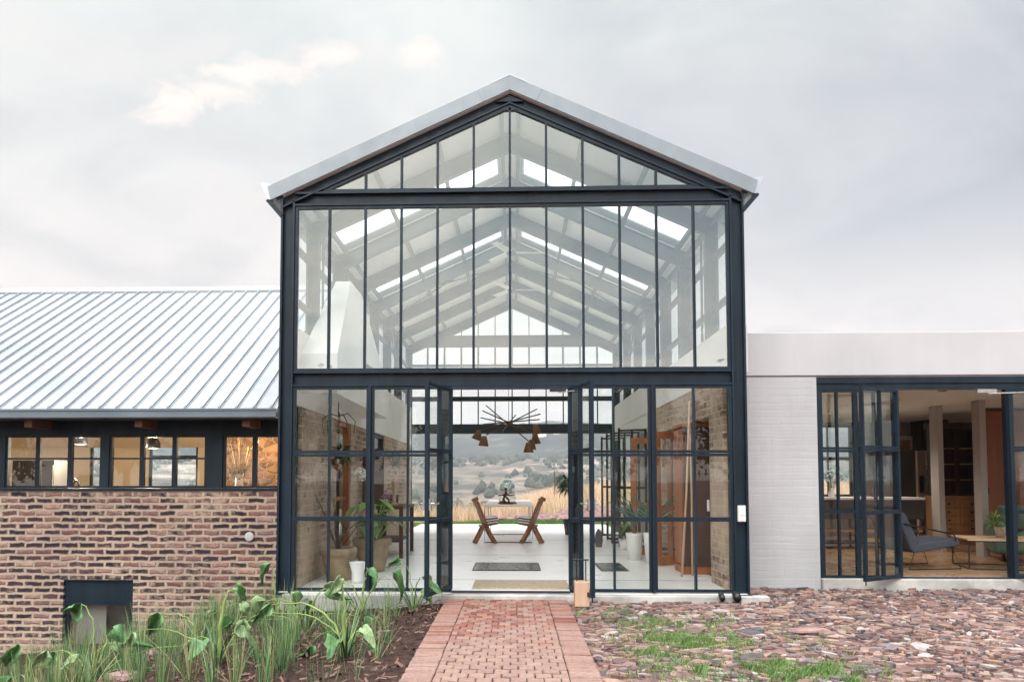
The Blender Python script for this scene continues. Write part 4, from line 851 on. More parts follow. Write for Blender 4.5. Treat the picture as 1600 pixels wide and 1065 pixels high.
# rooms behind
MB().box(2.70, 12.5, YW + .26, 8.8, -.2, .04).build('floor', 'tanfloor', ww)
MB().box(2.70, 12.5, YW + .13, 8.8, 2.52, 2.555).build('ceiling', 'ceiling', ww)
b = MB(); b.box(2.7, 6.70, 8.55, 8.8, 0, 2.52).box(7.50, 12.5, 8.55, 8.8, 0, 2.52).box(6.70, 7.50, 8.55, 8.8, 0, .88).box(6.70, 7.50, 8.55, 8.8, 2.46, 2.52).box(12.3, 12.5, 1.25, 8.55, 0, 2.52).box(2.70, 2.80, 4.05, 8.55, 0, 2.52)
b.build('inner_wall', 'greywall', ww)
window(ww, 6.702, 7.498, .882, 2.458, 8.65, [6.98, 7.18], [(1.72, .07)], fr=.05, bar=.025)
MB().box(7.27, 7.36, 4.75, 5.0, .04, 2.52).build('pillar', 'greywall', ww); MB().box(7.44, 7.54, 3.85, 4.05, .04, 2.52).build('pillar', 'greywall', ww)
MB().box(8.75, 9.2, 8.1, 8.54, .04, 2.52).box(8.78, 9.2, 7.9, 8.099, .04, 2.52).build('dark_recess', 'darkpanel', ww)
for (x0, x1, yy, z1) in ((8.38, 8.70, 8.50, 2.12), (8.35, 9.3, 5.3, 2.46)):
    b = MB(); b.box(x0, x1, yy, yy + .045, .04, z1); 
    for zz0, zz1 in ((.14, .62), (.74, z1 - .12)):
        b.box(x0 + .06, x0 + .075, yy - .012, yy, zz0, zz1).box(x1 - .075, x1 - .06, yy - .012, yy, zz0, zz1).box(x0 + .075, x1 - .075, yy - .012, yy, zz0, zz0 + .015).box(x0 + .075, x1 - .075, yy - .012, yy, zz1 - .015, zz1)
    d = b.build('inner_door', 'oak' if yy > 8 else 'red_wood', ww); MB().box(x0 + .04, x0 + .055, yy - .05, yy - .013, 1.0, 1.12).build('handle', 'black', d)
    MB().box(x0 - .09, x0 - .002, yy - .02, yy + .08, .04, z1 + .09).box(x1 + .002, x1 + .09, yy - .02, yy + .08, .04, z1 + .09).box(x0 - .002, x1 + .002, yy - .02, yy + .08, z1 + .002, z1 + .09).build('door_surround', 'plaster' if yy > 8 else 'dark_wood', d)
for i, (x, y) in enumerate(((4.60, 2.65), (6.16, 2.54), (6.11, 3.78), (6.09, 5.0), (6.02, 6.13))):
    o = MB().lathe([(.036, 0), (.06, 0), (.06, .008), (.036, .008)], (x, y, 2.508), n=18).build('ceiling_spot', 'chrome', ww)
    MB().lathe([(.001, 0), (.034, 0), (.034, .006), (.001, .006)], (x, y, 2.509), n=14).build('bulb', 'bulb', o)
for (x, y) in ((6.16, 2.54), (6.11, 3.78), (6.09, 5.0), (6.02, 6.13), (4.60, 2.65)):
    l = bpy.data.lights.new('ceiling_spot_light', 'SPOT'); l.spot_size = R(130); l.spot_blend = .8; l.energy = 12 if y < 4 else 60; l.color = (1, .88, .74); l.shadow_soft_size = .04; lo = bpy.data.objects.new('ceiling_spot_light', l); col.objects.link(lo); lo.parent = ww; lo.location = (x - 7, y - 4, 2.42 + .1)

# kitchen things
e = empty('refrigerator', (8.42, 7.35, .04), 'tall steel two door refrigerator against the dark recess of the kitchen', 'refrigerator', rz=.55)
MB().box(-.36, .36, 0, .62, 0, 1.82).build('body', 'darkpanel', e, local=True)
for a, c in ((-.358, -.07), (-.06, .358)): MB().box(a, c, -.05, -.002, .04, 1.80).build('door', 'fridge', e, local=True, bevel=.01)
MB().box(-.10, -.085, -.09, -.052, .5, 1.5).build('handle', 'chrome', e, local=True); MB().box(-.045, -.03, -.09, -.052, .5, 1.5).build('handle', 'chrome', e, local=True); MB().box(-.30, -.16, -.056, -.0505, .95, 1.3).build('dispenser', 'black', e, local=True)
e = empty('glazed_cabinet', (8.05, 6.3, .04), 'old wooden cabinet with glazed upper doors and rows of small drawers', 'cabinet', rz=-.12)
MB().box(0, .82, .02, .5, 0, .86).box(-.02, .84, -.02, .5, .86, .90).build('drawer_body', 'oak', e, local=True)
for r_ in range(5):
    for c_ in range(2):
        d = MB().box(.02 + c_ * .40, .40 + c_ * .40, -.005, .018, .07 + r_ * .155, .205 + r_ * .155).build('drawer', 'oak', e, local=True, bevel=.004)
        MB().tube([(.21 + c_ * .40, -.006, .137 + r_ * .155), (.21 + c_ * .40, -.03, .137 + r_ * .155)], .016, 8).build('knob', 'black', d, local=True)
b = MB().box(.02, .07, .08, .42, .901, 2.2).box(.75, .80, .08, .42, .901, 2.2).box(.07, .75, .38, .42, .901, 2.2).box(-.03, .85, .04, .45, 2.2, 2.30)
b.build('upper_frame', 'dark_wood', e, local=True)
for z in (1.2, 1.5, 1.8): MB().box(.072, .748, .10, .378, z, z + .02).build('shelf', 'oak', e, local=True)
for x0, x1 in ((.072, .405), (.415, .748)):
    d = MB().box(x0, x0 + .035, .055, .078, .905, 2.195).box(x1 - .035, x1, .055, .078, .905, 2.195).box(x0 + .035, x1 - .035, .055, .078, .905, .95).box(x0 + .035, x1 - .035, .055, .078, 2.15, 2.195).box(x0 + .035, x1 - .035, .06, .075, 1.70, 1.72).build('glass_door', 'dark_wood', e, local=True)
    MB().box(x0 + .03, x1 - .03, .065, .069, .94, 2.16).build('pane', 'glass', d, local=True)
# island with open shelves
e = empty('kitchen_island', (6.2, 5.5, .04), 'kitchen island with a pale top, dark sides and open shelves behind the glass doors', 'kitchen island')
MB().box(-.95, 1.05, -.35, .35, .86, .90).build('worktop', 'white', e, local=True, bevel=.004)
MB().box(-.93, 1.03, -.33, .33, .52, .858).build('front_panel', 'darkpanel', e, local=True)
MB().box(-.93, 1.03, -.33, .33, .30, .33).build('shelf', 'oak', e, local=True); MB().box(-.93, 1.03, -.33, .33, .08, .11).build('shelf', 'dark_wood', e, local=True)
for x in (-.93, .0, 1.0):
    for y in (-.33, .30): MB().box(x, x + .03, y, y + .03, 0, .52).build('leg', 'black', e, local=True)
b = MB().box(-.02, .02, -.02, .02, 0, .02).tube([(0, 0, 0)] + [(0.0, 0, .28)] + [(-.11 + .11 * math.cos(a), 0, .28 + .11 * math.sin(a)) for a in [i * .35 for i in range(1, 9)]], .012, 8)
b.tube([(0, 0, .05), (.06, 0, .07)], .008, 6)
o = b.build('kitchen_tap', 'black', smooth=True); o.location = (6.55, 5.6, .94); o.rotation_euler = (0, 0, 3.0); tag(o, 'curved black kitchen tap on the island worktop', 'tap')
o = MB().box(-.16, .16, -.12, .12, 0, .055).box(-.15, .15, -.11, .11, .056, .075).build('serving_tray', 'yellow', bevel=.008); o.location = (6.35, 5.4, .152); tag(o, 'yellow tray on the lowest shelf of the kitchen island', 'tray')
e = empty('flower_vase', (5.75, 5.45, .94), 'vase of pale blue flowers on the kitchen island', 'flowers')
MB().lathe([(.05, 0), (.06, .06), (.04, .14), (.045, .16), (.001, .14)], n=16).build('vase', 'white', e, smooth=True, local=True); b = MB(); c_ = MB()
for i in range(26):
    a = g_.uniform(0, 6.28); q = g_.uniform(.05, .22); h = g_.uniform(.25, .5); p = (math.cos(a) * q, math.sin(a) * q, h); b.tube([(0, 0, .1), p], .003, 4)
    c_.lathe([(.001, -.02), (.03, 0), (.02, .02), (.001, .03)], p, n=6)
b.build('stem', 'leaf', e, local=True); c_.build('petals', 'bluepetal', e, local=True)
# lounge chair
e = empty('lounge_chair', (5.62, 2.35, .04), 'grey upholstered lounge chair on thin black legs just inside the right hand doors', 'armchair', rz=.15)
MB().prism([(-.30, .34), (.40, .42), (.43, .38), (.40, .31), (-.26, .22)], 'y', -.33, .33).build('seat', 'fabric', e, local=True, bevel=.03)
MB().prism([(-.28, .24), (-.50, .76), (-.44, .80), (-.36, .76), (-.16, .36)], 'y', -.33, .33).build('backrest', 'fabric', e, local=True, bevel=.03)
for s in (-1, 1):
    b = MB(); b.tube([(-.22, s * .30, .27), (-.33, s * .33, .008), (.42, s * .33, .008), (.30, s * .30, .34)], .009, 6); b.build('leg', 'black', e, local=True)
    b = MB(); b.tube([(-.40, s * .35, .62), (.30, s * .37, .47), (.34, s * .36, .40)], .011, 6); b.build('armrest', 'black', e, local=True)
# coffee table
e = empty('coffee_table', (6.85, 2.3, .04), 'low coffee table with a pale rectangular top and thin black frame', 'coffee table', rz=-.25)
MB().box(-.60, .95, -.40, .40, .385, .41).build('table_top', 'pale_wood', e, local=True, bevel=.004)
b = MB()
for x in (-.58, .93):
    b.box(x - .008, x + .008, -.38, -.364, 0, .384).box(x - .008, x + .008, .364, .38, 0, .384).box(x - .008, x + .008, -.364, .364, .0, .014).box(x - .008, x + .008, -.364, .364, .37, .384)
b.box(-.572, .922, -.38, -.366, .0, .014).box(-.572, .922, .366, .38, .0, .014).box(-.572, .922, -.38, -.366, .37, .384).build('frame', 'black', e, local=True)
def foliage(b, c, n, rad, ln, w, up=.5, droop=1.0, seed=1, segs=3, fl=1.0):
    g2 = random.Random(seed)
    for i in range(n):
        a = g2.uniform(0, 6.28); q = rad * math.sqrt(g2.random()); el = g2.uniform(-.3, 1) * up
        b.blade((c[0] + math.cos(a) * q * .5, c[1] + math.sin(a) * q * .5, c[2] + g2.uniform(-.5, .5) * rad * fl), (math.cos(a), math.sin(a), el), ln * g2.uniform(.6, 1.2), w * g2.uniform(.7, 1.2), droop * g2.uniform(.3, 1.2), segs)
e = empty('table_plant', (6.72, 2.25, .451), 'feathery green plant in a small galvanised bucket on the coffee table', 'potted plant')
MB().lathe([(.05, 0), (.075, .15), (.078, .155), (.07, .15), (.001, .13)], n=18).build('bucket', 'chrome', e, smooth=True, local=True)
b = MB(); foliage(b, (-.06, 0, .22), 110, .14, .17, .02, 1.2, 1.2, 5); b.build('foliage', 'leaf2', e, local=True)
e = empty('sofa', (8.1, 3.0, .04), 'dark green sofa at the right edge of the room', 'sofa', rz=-.4)
MB().box(-.75, .75, -.4, .4, .12, .42).build('seat', 'green_fabric', e, local=True, bevel=.05); MB().box(-.75, .75, .25, .48, .43, .82).build('backrest', 'green_fabric', e, local=True, bevel=.05)
for s in (-1, 1): MB().box(s * .76, s * .92, -.4, .46, .12, .60).build('armrest', 'green_fabric', e, local=True, bevel=.04)
MB().box(-.4, .05, -.1, .2, .43, .75).xf(RX(.2)).build('cushion', 'green_fabric', e, local=True, bevel=.06)
for x in (-.7, .7):
    for y in (-.34, .34): MB().box(x - .02, x + .02, y - .02, y + .02, 0, .12).build('leg', 'black', e, local=True)

# ================================================================== THINGS IN THE HALL
# dining table
e = empty('dining_table', (-.07, 8.75, 0), 'long narrow dining table with a pale top and thin metal frame', 'table')
MB().box(-.50, .50, -2.02, 2.02, .715, .748).build('table_top', 'linen', e, local=True, bevel=.004)
for x in (-.475, .475):
    for y in (-1.99, .25, 1.99): MB().box(x - .011, x + .011, y - .011, y + .011, 0, .714).build('leg', 'chrome', e, local=True)
MB().box(-.463, .463, -2.0, -1.98, .008, .024).build('stretcher', 'black', e, local=True); MB().box(-.463, .463, .24, .26, .008, .024).build('stretcher', 'black', e, local=True)
# folding plank chairs facing each other across the near end of the table
def plank_chair(loc, rz, lab):
    e = empty('plank_chair', loc, lab, 'chair', 'carved plank chairs at the dining table', rz)
    def ppl(pts, th, y0, y1, nm, mat='chair_wood'):
        b = MB(); P = [Vector((p[0], 0, p[1])) for p in pts]
        up = []; dn = []
        for i, p in enumerate(P):
            d = (P[min(i + 1, len(P) - 1)] - P[max(i - 1, 0)]).normalized(); n = Vector((-d.z, 0, d.x)); up.append(p + n * th / 2); dn.append(p - n * th / 2)
        poly = [(q.x, q.z) for q in up] + [(q.x, q.z) for q in dn[::-1]]
        b.prism(poly, 'y', y0, y1); return b
    # backrest, waisted with a rounded top, runs down to the front feet
    b = ppl([(-.20, .90), (-.12, .72), (-.04, .50), (.02, .38)], .05, -.19, .19, 'x')
    bk = b.build('backrest', 'chair_wood', e, local=True, bevel=.006)
    c = MB(); c.bar((-.205, -.11, .90), (-.235, -.11, .97), .12, .035, up=(0, 1, 0)).bar((-.205, .10, .90), (-.225, .10, .945), .10, .035, up=(0, 1, 0)); c.build('carved_crest', 'chair_wood', bk, local=True)
    for y0, y1 in ((-.17, -.05), (.05, .17)):
        ppl([(.021, .378), (.10, .20), (.23, 0)], .055, y0, y1, 'x').build('leg', 'chair_wood', e, local=True, bevel=.006)
        ppl([(-.03, .38), (-.10, .22), (-.22, 0)], .05, y0 + .01, y1 - .01, 'x').build('leg', 'chair_wood', e, local=True, bevel=.006)
    ppl([(-.10, .36), (.06, .385), (.26, .42)], .035, -.18, .18, 'x').build('seat', 'chair_wood', e, local=True, bevel=.006)
    for k in range(5):
        MB().prism([(.0, .415 + k * .026), (.26, .445 + k * .026), (.26, .469 + k * .026), (.0, .439 + k * .026)], 'y', -.18, .18).build('cushion', 'white' if k % 2 == 0 else 'bronze', e, local=True, bevel=.006)
    e.scale = (.93, .93, .93); return e
plank_chair((-.545, 6.72, 0), 0.25, 'carved brown plank chair with striped cushion on the left of the dining table')
plank_chair((.395, 6.72, 0), math.pi - .25, 'carved brown plank chair with striped cushion on the right of the dining table')
# sculpture and cloche
b = MB(); g_ = random.Random(8)
b.tube([(-.13, 0, .012), (-.05, .03, .02), (.03, 0, .022), (.14, -.02, .012)], [.02, .03, .03, .015], 8)
b.tube([(-.02, 0, .02), (-.06, .0, .10), (-.03, 0, .17), (.0, 0, .23), (-.01, 0, .29)], [.035, .028, .035, .028, .012], 8)
b.tube([(.06, 0, .02), (.05, 0, .09), (.0, 0, .15)], [.018, .022, .025], 8)
b.tube([(0, 0, .20), (.07, .02, .18), (.17, .03, .185)], [.02, .015, .008], 6); b.tube([(-.02, 0, .20), (-.09, 0, .19), (-.17, .0, .175)], [.02, .014, .010], 6); b.tube([(-.03, 0, .03), (-.12, .03, .06), (-.15, .03, .08)], [.016, .012, .006], 6)
b.lathe([(.001, -.03), (.028, -.015), (.03, .01), (.018, .03), (.001, .035)], (-.01, 0, .31), n=10)
o = b.build('table_sculpture', 'bronze', smooth=True); o.location = (-.12, 7.35, .748); tag(o, 'small dark red branching sculpture on the near end of the dining table', 'sculpture')
e = empty('glass_dome', (-.10, 7.75, .748), 'clear glass dome standing behind the sculpture on the dining table', 'glass dome')
MB().lathe([(.17, .03), (.185, .12), (.188, .30), (.17, .42), (.11, .50), (.03, .525), (.001, .526)], n=28).build('dome', 'glass_dome', e, smooth=True, local=True)
MB().lathe([(.001, 0), (.20, 0), (.20, .02), (.18, .03), (.001, .03)], n=28).build('base', 'dark_wood', e, local=True); MB().lathe([(.001, .524), (.018, .53), (.022, .55), (.001, .57)], n=12).build('knob', 'glass_dome', e, smooth=True, local=True)
# chandelier
hx_, hy_, hz_ = -.07, 7.9, 2.47
e = empty('stick_chandelier', (hx_, hy_, hz_), 'chandelier of crossing thin dark rods with small woven shades above the dining table', 'chandelier')
MB().lathe([(.001, -.05), (.04, -.04), (.05, 0), (.04, .04), (.001, .05)], n=14).build('hub', 'bronze', e, smooth=True, local=True)
MB().tube([(0, 0, .04), (0, 0, 2.95)], .006, 6).build('cable', 'black', e, local=True)
rods = [((-.50, .28, .41), (.42, -.24, -.40)), ((-.56, -.20, .25), (.56, .20, -.22)), ((-.61, .10, .125), (.57, -.12, -.14)), ((.62, .18, .32), (-.48, -.14, -.26)), ((.68, -.16, .18), (-.60, .14, -.12)), ((.67, .05, .08), (-.56, -.06, -.03)), ((.15, .55, .22), (-.14, -.5, -.22)), ((-.2, .5, .15), (.2, -.52, -.14))]
for a, c in rods: MB().tube([a, c], .0135, 6).build('rod', 'dark_wood', e, local=True)
for (x, y, z, tl) in ((-.52, -.14, -.30, .1), (-.64, .14, -.16, .35), (.57, -.12, -.05, -.2), (.57, .20, -.24, -.1), (.50, .10, -.36, .1), (.42, -.24, -.44, 0)):
    MB().lathe([(.11, -.20), (.055, 0), (.045, .012), (.04, 0), (.10, -.198)], n=18).xf(T(x, y, z) @ RY(tl)).build('lamp_shade', 'basket', e, smooth=True, local=True)
    MB().lathe([(.001, -.13), (.028, -.11), (.03, -.08), (.012, -.03), (.001, -.02)], n=10).xf(T(x, y, z) @ RY(tl)).build('bulb', 'bulb_warm', e, smooth=True, local=True)
# coir mat
o = MB().box(-.56, .56, -.33, .33, 0, .018).build('doormat', 'coir', bevel=.005); o.location = (.12, .58, .001); tag(o, 'pale rectangular coir doormat just inside the open double doors', 'doormat')
# ceiling fans
for yy, lab in ((4.0, 'white ceiling fan nearest the front under the ridge'), (6.5, 'white ceiling fan furthest back under the ridge')):
    e = empty('ceiling_fan', (0, yy, 5.02), lab, 'ceiling fan')
    MB().lathe([(.001, -.06), (.07, -.05), (.09, 0), (.05, .06), (.012, .07)], n=16).build('motor', 'black', e, smooth=True, local=True); MB().tube([(0, 0, .06), (0, 0, .42)], .012, 6).build('rod', 'black', e, local=True)
    for k in range(3):
        a = R(4 + 120 * k + (60 if k == 1 else 0) * 0); MB().box(.08, .62, -.06, .06, -.006, .004).xf(RZ(a) @ RX(.15)).build('fan_blade', 'white', e, local=True)
# big clay pots, left
def claypot(loc, s, h, lab, nm='potted_tree'):
    e = empty(nm, loc, lab, 'potted plant')
    MB().lathe([(.001, 0), (s * .62, 0), (s * .70, h * .08), (s * .92, h * .62), (s * .94, h * .74), (s * 1.06, h * .78), (s * 1.10, h * .90), (s * 1.04, h * 1.0), (s * .92, h * .99), (s * .88, h * .90), (.001, h * .90)], n=30, wob=.012).build('pot', 'terracotta', e, smooth=True, local=True)
    MB().lathe([(.001, h * .93), (s * .5, h * .94), (s * .885, h * .905)], n=20).build('soil', 'potsoil', e, local=True); return e
e = claypot((-2.16, 1.02, 0), .215, .40, 'squat clay pot with a thin trailing shrub, nearer the left column')
b = MB(); f = MB(); g_ = random.Random(12)
for i in range(16):
    a = g_.uniform(0, 6.28); q = g_.uniform(.1, .34); h = g_.uniform(.3, .75); p = [(math.cos(a) * q * t + g_.uniform(-.02, .02), math.sin(a) * q * t * .7, .37 + h * t) for t in (0, .3, .6, 1)]
    b.tube(p, [.006, .005, .004, .002], 4)
    for k in range(12):
        t = g_.uniform(.3, 1); f.blade((p[3][0] * t, p[3][1] * t, .37 + h * t), (math.cos(a + g_.uniform(-2, 2)), math.sin(a + g_.uniform(-2, 2)), .2), .05, .022, .8, 2)
b.build('stem', 'bark', e, local=True); f.build('foliage', 'leaf', e, local=True)
def bigleaf(b, base, tip, w, cup=.15, up=(0, 0, 1), n=7, notch=.14, crum=.0, seed=None):
    """arrow shaped leaf from stalk point to tip, folded along its rib, optionally crumpled"""
    base, tip = Vector(base), Vector(tip); d = tip - base; ln = d.length; d.normalize(); sd = d.cross(Vector(up))
    sd = sd.normalized() if sd.length > .05 else Vector((1, 0, 0)); nrm = sd.cross(d); vs = []; prof = [(-notch, .40), (-.04, .72), (.06, .93), (.18, 1), (.34, .93), (.5, .76), (.66, .54), (.82, .28), (.93, .12), (1, .01)]
    sv = Vector(base) * 3.1; cu = [-1, -.55, 0, .55, 1]
    for t, q in prof:
        c = base + d * ln * t - nrm * cup * ln * (t ** 2) * .5
        for k in cu:
            p = c + sd * w * q * k / 2 + nrm * cup * w * q * abs(k) * .6
            if k == 0 and t < 0: p = base.copy()
            if crum: nn = mnoise.noise_vector(p * 17 + sv); p = p + nrm * nn.x * crum + sd * nn.y * crum * .6 + d * nn.z * crum * .5
            vs.append(p)
    fs = [(5 * i + j, 5 * i + j + 1, 5 * i + j + 6, 5 * i + j + 5) for i in range(len(prof) - 1) for j in range(4)]
    b.add(vs, fs)
e = claypot((-1.90, 1.92, 0), .245, .46, 'large clay pot of broad leaved plants with white and purple blooms')
b = MB(); f = MB(); w = MB(); pu = MB(); g_ = random.Random(5)
for i in range(22):
    a = g_.uniform(0, 6.28); q = g_.uniform(.05, .34); h = g_.uniform(.18, .52); t = (math.cos(a) * q, math.sin(a) * q, .42 + h)
    b.tube([(math.cos(a) * .06, math.sin(a) * .06, .40), (t[0] * .7, t[1] * .7, .42 + h * .7), t], [.014, .010, .007], 6)
    bigleaf(f, t, (t[0] + math.cos(a) * .20, t[1] + math.sin(a) * .20, t[2] - g_.uniform(-.04, .14)), g_.uniform(.12, .2), .2)
bigleaf(f, (.14, -.1, .95), (.42, -.12, .74), .26, .2); bigleaf(f, (.16, -.12, .78), (.36, -.1, .62), .22, .2)
b.tube([(-.02, 0, .4), (-.03, -.02, .9), (-.10, -.06, 1.32)], .006, 5); b.tube([(.08, 0, .4), (.14, -.02, .8), (.2, -.06, 1.02)], .006, 5)
for i in range(46):
    p = Vector((-.11 + g_.gauss(0, .05), -.06 + g_.gauss(0, .03), 1.32 + g_.gauss(0, .035))); w.lathe([(.001, -.012), (.02, 0), (.012, .014), (.001, .016)], p, n=6)
for i in range(18): w.lathe([(.001, -.01), (.016, 0), (.001, .014)], (-.04 + g_.gauss(0, .02), -.04, 1.12 + g_.gauss(0, .07)), n=6)
for i in range(30): pu.lathe([(.001, -.01), (.018, 0), (.001, .014)], (.21 + g_.gauss(0, .035), -.06 + g_.gauss(0, .02), 1.03 + g_.gauss(0, .03)), n=6)
b.build('stalk', 'stalk', e, local=True, smooth=True); f.build('foliage', 'leaf2', e, local=True, smooth=True); w.build('white_blooms', 'petal', e, local=True); pu.build('purple_blooms', 'purple', e, local=True)
o = MB().lathe([(.001, 0), (.075, 0), (.068, .05), (.072, .12), (.10, .24), (.103, .25), (.094, .245), (.066, .12), (.001, .10)], n=18, wob=.05).build('white_vase', 'white', smooth=True); o.location = (-1.86, .74, .001); tag(o, 'wavy white ceramic vase on the floor between the two clay pots', 'vase')
# hanging planter
e = empty('hanging_planter', (-2.22, 1.20, 1.50), 'wire hanging planter with bushy foliage in the left corner of the hall', 'hanging planter')
b = MB(); b.tube([(0, 0, 1.5), (-.0, 0, .56)], .006, 6)
for a in range(5):
    an = a * 1.257; b.tube([(0, 0, .56), (math.cos(an) * .12, math.sin(an) * .12, .60), (math.cos(an) * .22, math.sin(an) * .22, .50), (math.cos(an) * .20, math.sin(an) * .20, .34)], .006, 5)
b.tube([(0, 0, .58), (0, 0, .02)], .004, 5); b.build('wire_hanger', 'black', e, local=True)
MB().lathe([(.001, -.13), (.08, -.10), (.12, 0), (.11, .01), (.001, 0)], n=16).build('basket', 'basket', e, smooth=True, local=True)
b = MB(); foliage(b, (.05, 0, .05), 220, .22, .11, .035, 1.0, 1.5, 3); b.build('foliage', 'leaf', e, local=True)
# timber console and stuff on the left
e = empty('console_table', (-2.0, 4.3, 0), 'dark wooden side table against the left brick wall', 'side table')
MB().box(-.28, .28, -.7, .7, .78, .83).build('table_top', 'dark_wood', e, local=True)
for x in (-.24, .24):
    for y in (-.64, .64): MB().box(x - .03, x + .03, y - .03, y + .03, 0, .779).build('leg', 'dark_wood', e, local=True)
MB().box(-.20, .20, -.6, .6, .25, .28).build('shelf', 'dark_wood', e, local=True)
e = empty('carved_panel', (-2.28, 3.75, .83), 'tall brown carved wooden panel standing on the side table', 'carved panel')
MB().box(-.12, .22, -.03, .03, 0, .92).build('board', 'dark_wood', e, local=True); MB().box(-.05, .0, -.045, -.031, .55, .65).build('switch_plate', 'white', e, local=True)
b = MB(); b.lathe([(.06, 0), (.07, .02), (.03, .06), (.025, .30), (.04, .34), (.02, .5), (.001, .52)], n=12); o = b.build('candle_stand', 'pale_wood', smooth=True); o.location = (-1.92, 3.95, .83); tag(o, 'slender pale wooden candle stand on the side table', 'candle stand')
e = empty('bushy_house_plant', (-2.05, 4.75, .83), 'dark bushy house plant on the back of the side table', 'potted plant')
MB().lathe([(.07, 0), (.09, .16), (.08, .15), (.001, .14)], n=16).build('pot', 'darkpanel', e, smooth=True, local=True); b = MB(); b.tube([(0, 0, .12), (.02, 0, .55)], .01, 5); b.build('stem', 'bark', e, local=True)
b = MB(); foliage(b, (0.02, 0, .78), 150, .24, .12, .045, 1.0, 1.4, 9); b.build('foliage', 'leaf', e, local=True)
# right hand side: wardrobe, wooden glazed door leaves, poles, aloe
e = empty('tall_wardrobe', (2.47, 1.72, 0), 'tall dark wooden wardrobe standing against the right hand brick wall', 'wardrobe')
MB().box(-.17, .17, .0, .52, .10, 1.95).build('body', 'dark_wood', e, local=True); MB().box(-.19, .175, -.02, .54, 0, .099).build('plinth', 'red_wood', e, local=True); MB().box(-.20, .175, -.03, .55, 1.951, 2.0).build('cornice', 'red_wood', e, local=True)
for y0, y1 in ((.01, .255), (.265, .51)): MB().box(-.192, -.171, y0, y1, .12, 1.93).build('door', 'red_wood', e, local=True, bevel=.004)
for i, (hx, hy, ex, ey, z1, lab) in enumerate(((2.66, 2.98, 2.10, 2.66, 1.95, 'orange brown wooden glazed door leaf standing ajar beside the wardrobe'), (2.62, 4.02, 2.02, 4.42, 1.95, 'orange brown wooden glazed door leaf, the further of the two on the right'))):
    ln = math.hypot(ex - hx, ey - hy); mt = T(hx, hy, 0) @ RZ(math.atan2(ey - hy, ex - hx)); b = MB()
    b.box(0, .085, -.02, .02, .015, z1).box(ln - .085, ln, -.02, .02, .015, z1).box(.085, ln - .085, -.02, .02, z1 - .10, z1).box(.085, ln - .085, -.02, .02, .015, .13).box(.085, ln - .085, -.018, .018, .80, .87)
    d = b.xf(mt).build('glazed_door_leaf', 'red_wood', gh); MB().box(.08, ln - .08, -.003, .003, .12, z1 - .09).xf(mt).build('pane', 'glass', d); d['label'] = lab
for i, (x0, x1, y0) in enumerate(((2.20, 2.34, 1.45), (2.36, 2.36, 1.56))):
    o = MB().tube([(x0, y0, 0.0), ((x0 + x1) / 2 + .01, y0 + .03, 1.1), (x1, y0 + .06, 2.28)], [.016, .014, .011], 8).build('wooden_pole', 'pale_wood', smooth=True)
    tag(o, ['slanting pale wooden pole leaning in the right corner of the hall', 'upright pale wooden pole right of the slanting one'][i], 'pole', 'pale poles leaning in the corner')
tag(MB().box(2.436, 2.448, .98, 1.06, .86, 1.0).build('switch_plate', 'white', bevel=.003), 'white switch plate on the right hand brick wall', 'switch')
def aloe(loc, ph, pr_, lf, seed, lab):
    e = empty('aloe_plant', loc, lab, 'potted plant'); g2 = random.Random(seed)
    MB().lathe([(.001, 0), (pr_ * .75, 0), (pr_, ph * .9), (pr_ * 1.03, ph), (pr_ * .9, ph * .99), (.001, ph * .93)], n=22).build('pot', 'white', e, smooth=True, local=True)
    b = MB(); b.tube([(0, 0, ph * .9), (.01, 0, ph + .14)], [.03, .025], 8); b.build('stem', 'bark', e, local=True); b = MB()
    for i in range(17):
        a = i * 2.4 + g2.uniform(-.3, .3); el = g2.uniform(.5, 1.9); l = lf * g2.uniform(.75, 1.1); h = ph + .10 + .02 * (i % 5); d = Vector((math.cos(a), math.sin(a), el)).normalized(); P = [Vector((0, 0, h))]
        for k in range(5): P.append(P[-1] + d * l / 5); d = (d + Vector((math.cos(a), math.sin(a), -.2)) * .14).normalized()
        b.tube(P, [.024, .028, .026, .021, .013, .002], 6, flat=.5)
    b.build('leaf', 'aloe', e, smooth=True, local=True); return e
aloe((1.92, 3.55, 0), .42, .13, .60, 2, 'spiky grey green aloe in a white pot, nearer the middle of the hall')
aloe((2.10, 2.98, 0), .46, .13, .62, 6, 'spiky grey green aloe in a white pot in front of the wooden door leaf')
e = empty('small_potted_plant', (2.02, 5.3, 0), 'small leafy plant in a low white pot on the floor behind the aloes', 'potted plant')
MB().lathe([(.08, 0), (.11, .2), (.10, .19), (.001, .18)], n=18).build('pot', 'white', e, smooth=True, local=True); b = MB(); foliage(b, (0, 0, .32), 70, .16, .16, .05, 1.2, 1.0, 4); b.build('foliage', 'leaf', e, local=True)
e = empty('potted_tree', (1.34, 9.1, 0), 'potted tree with drooping dark leaves behind the right door jamb', 'potted plant')
MB().lathe([(.13, 0), (.18, .36), (.16, .35), (.001, .33)], n=18).build('pot', 'darkpanel', e, smooth=True, local=True); b = MB(); b.tube([(0, 0, .3), (.02, 0, .7), (-.02, 0, 1.15)], [.022, .018, .014], 6); b.build('trunk', 'bark', e, local=True)
b = MB(); foliage(b, (-.06, 0, 1.16), 260, .36, .32, .045, .8, 2.2, 8, 4); b.build('crown', 'leaf', e, local=True)
o = rock('dark_ornament', 1.62, 5.9, 0, .09, .09, .32, 'darkrock', 4); tag(o, 'small dark upright ornament on the floor beside the black doors', 'ornament')
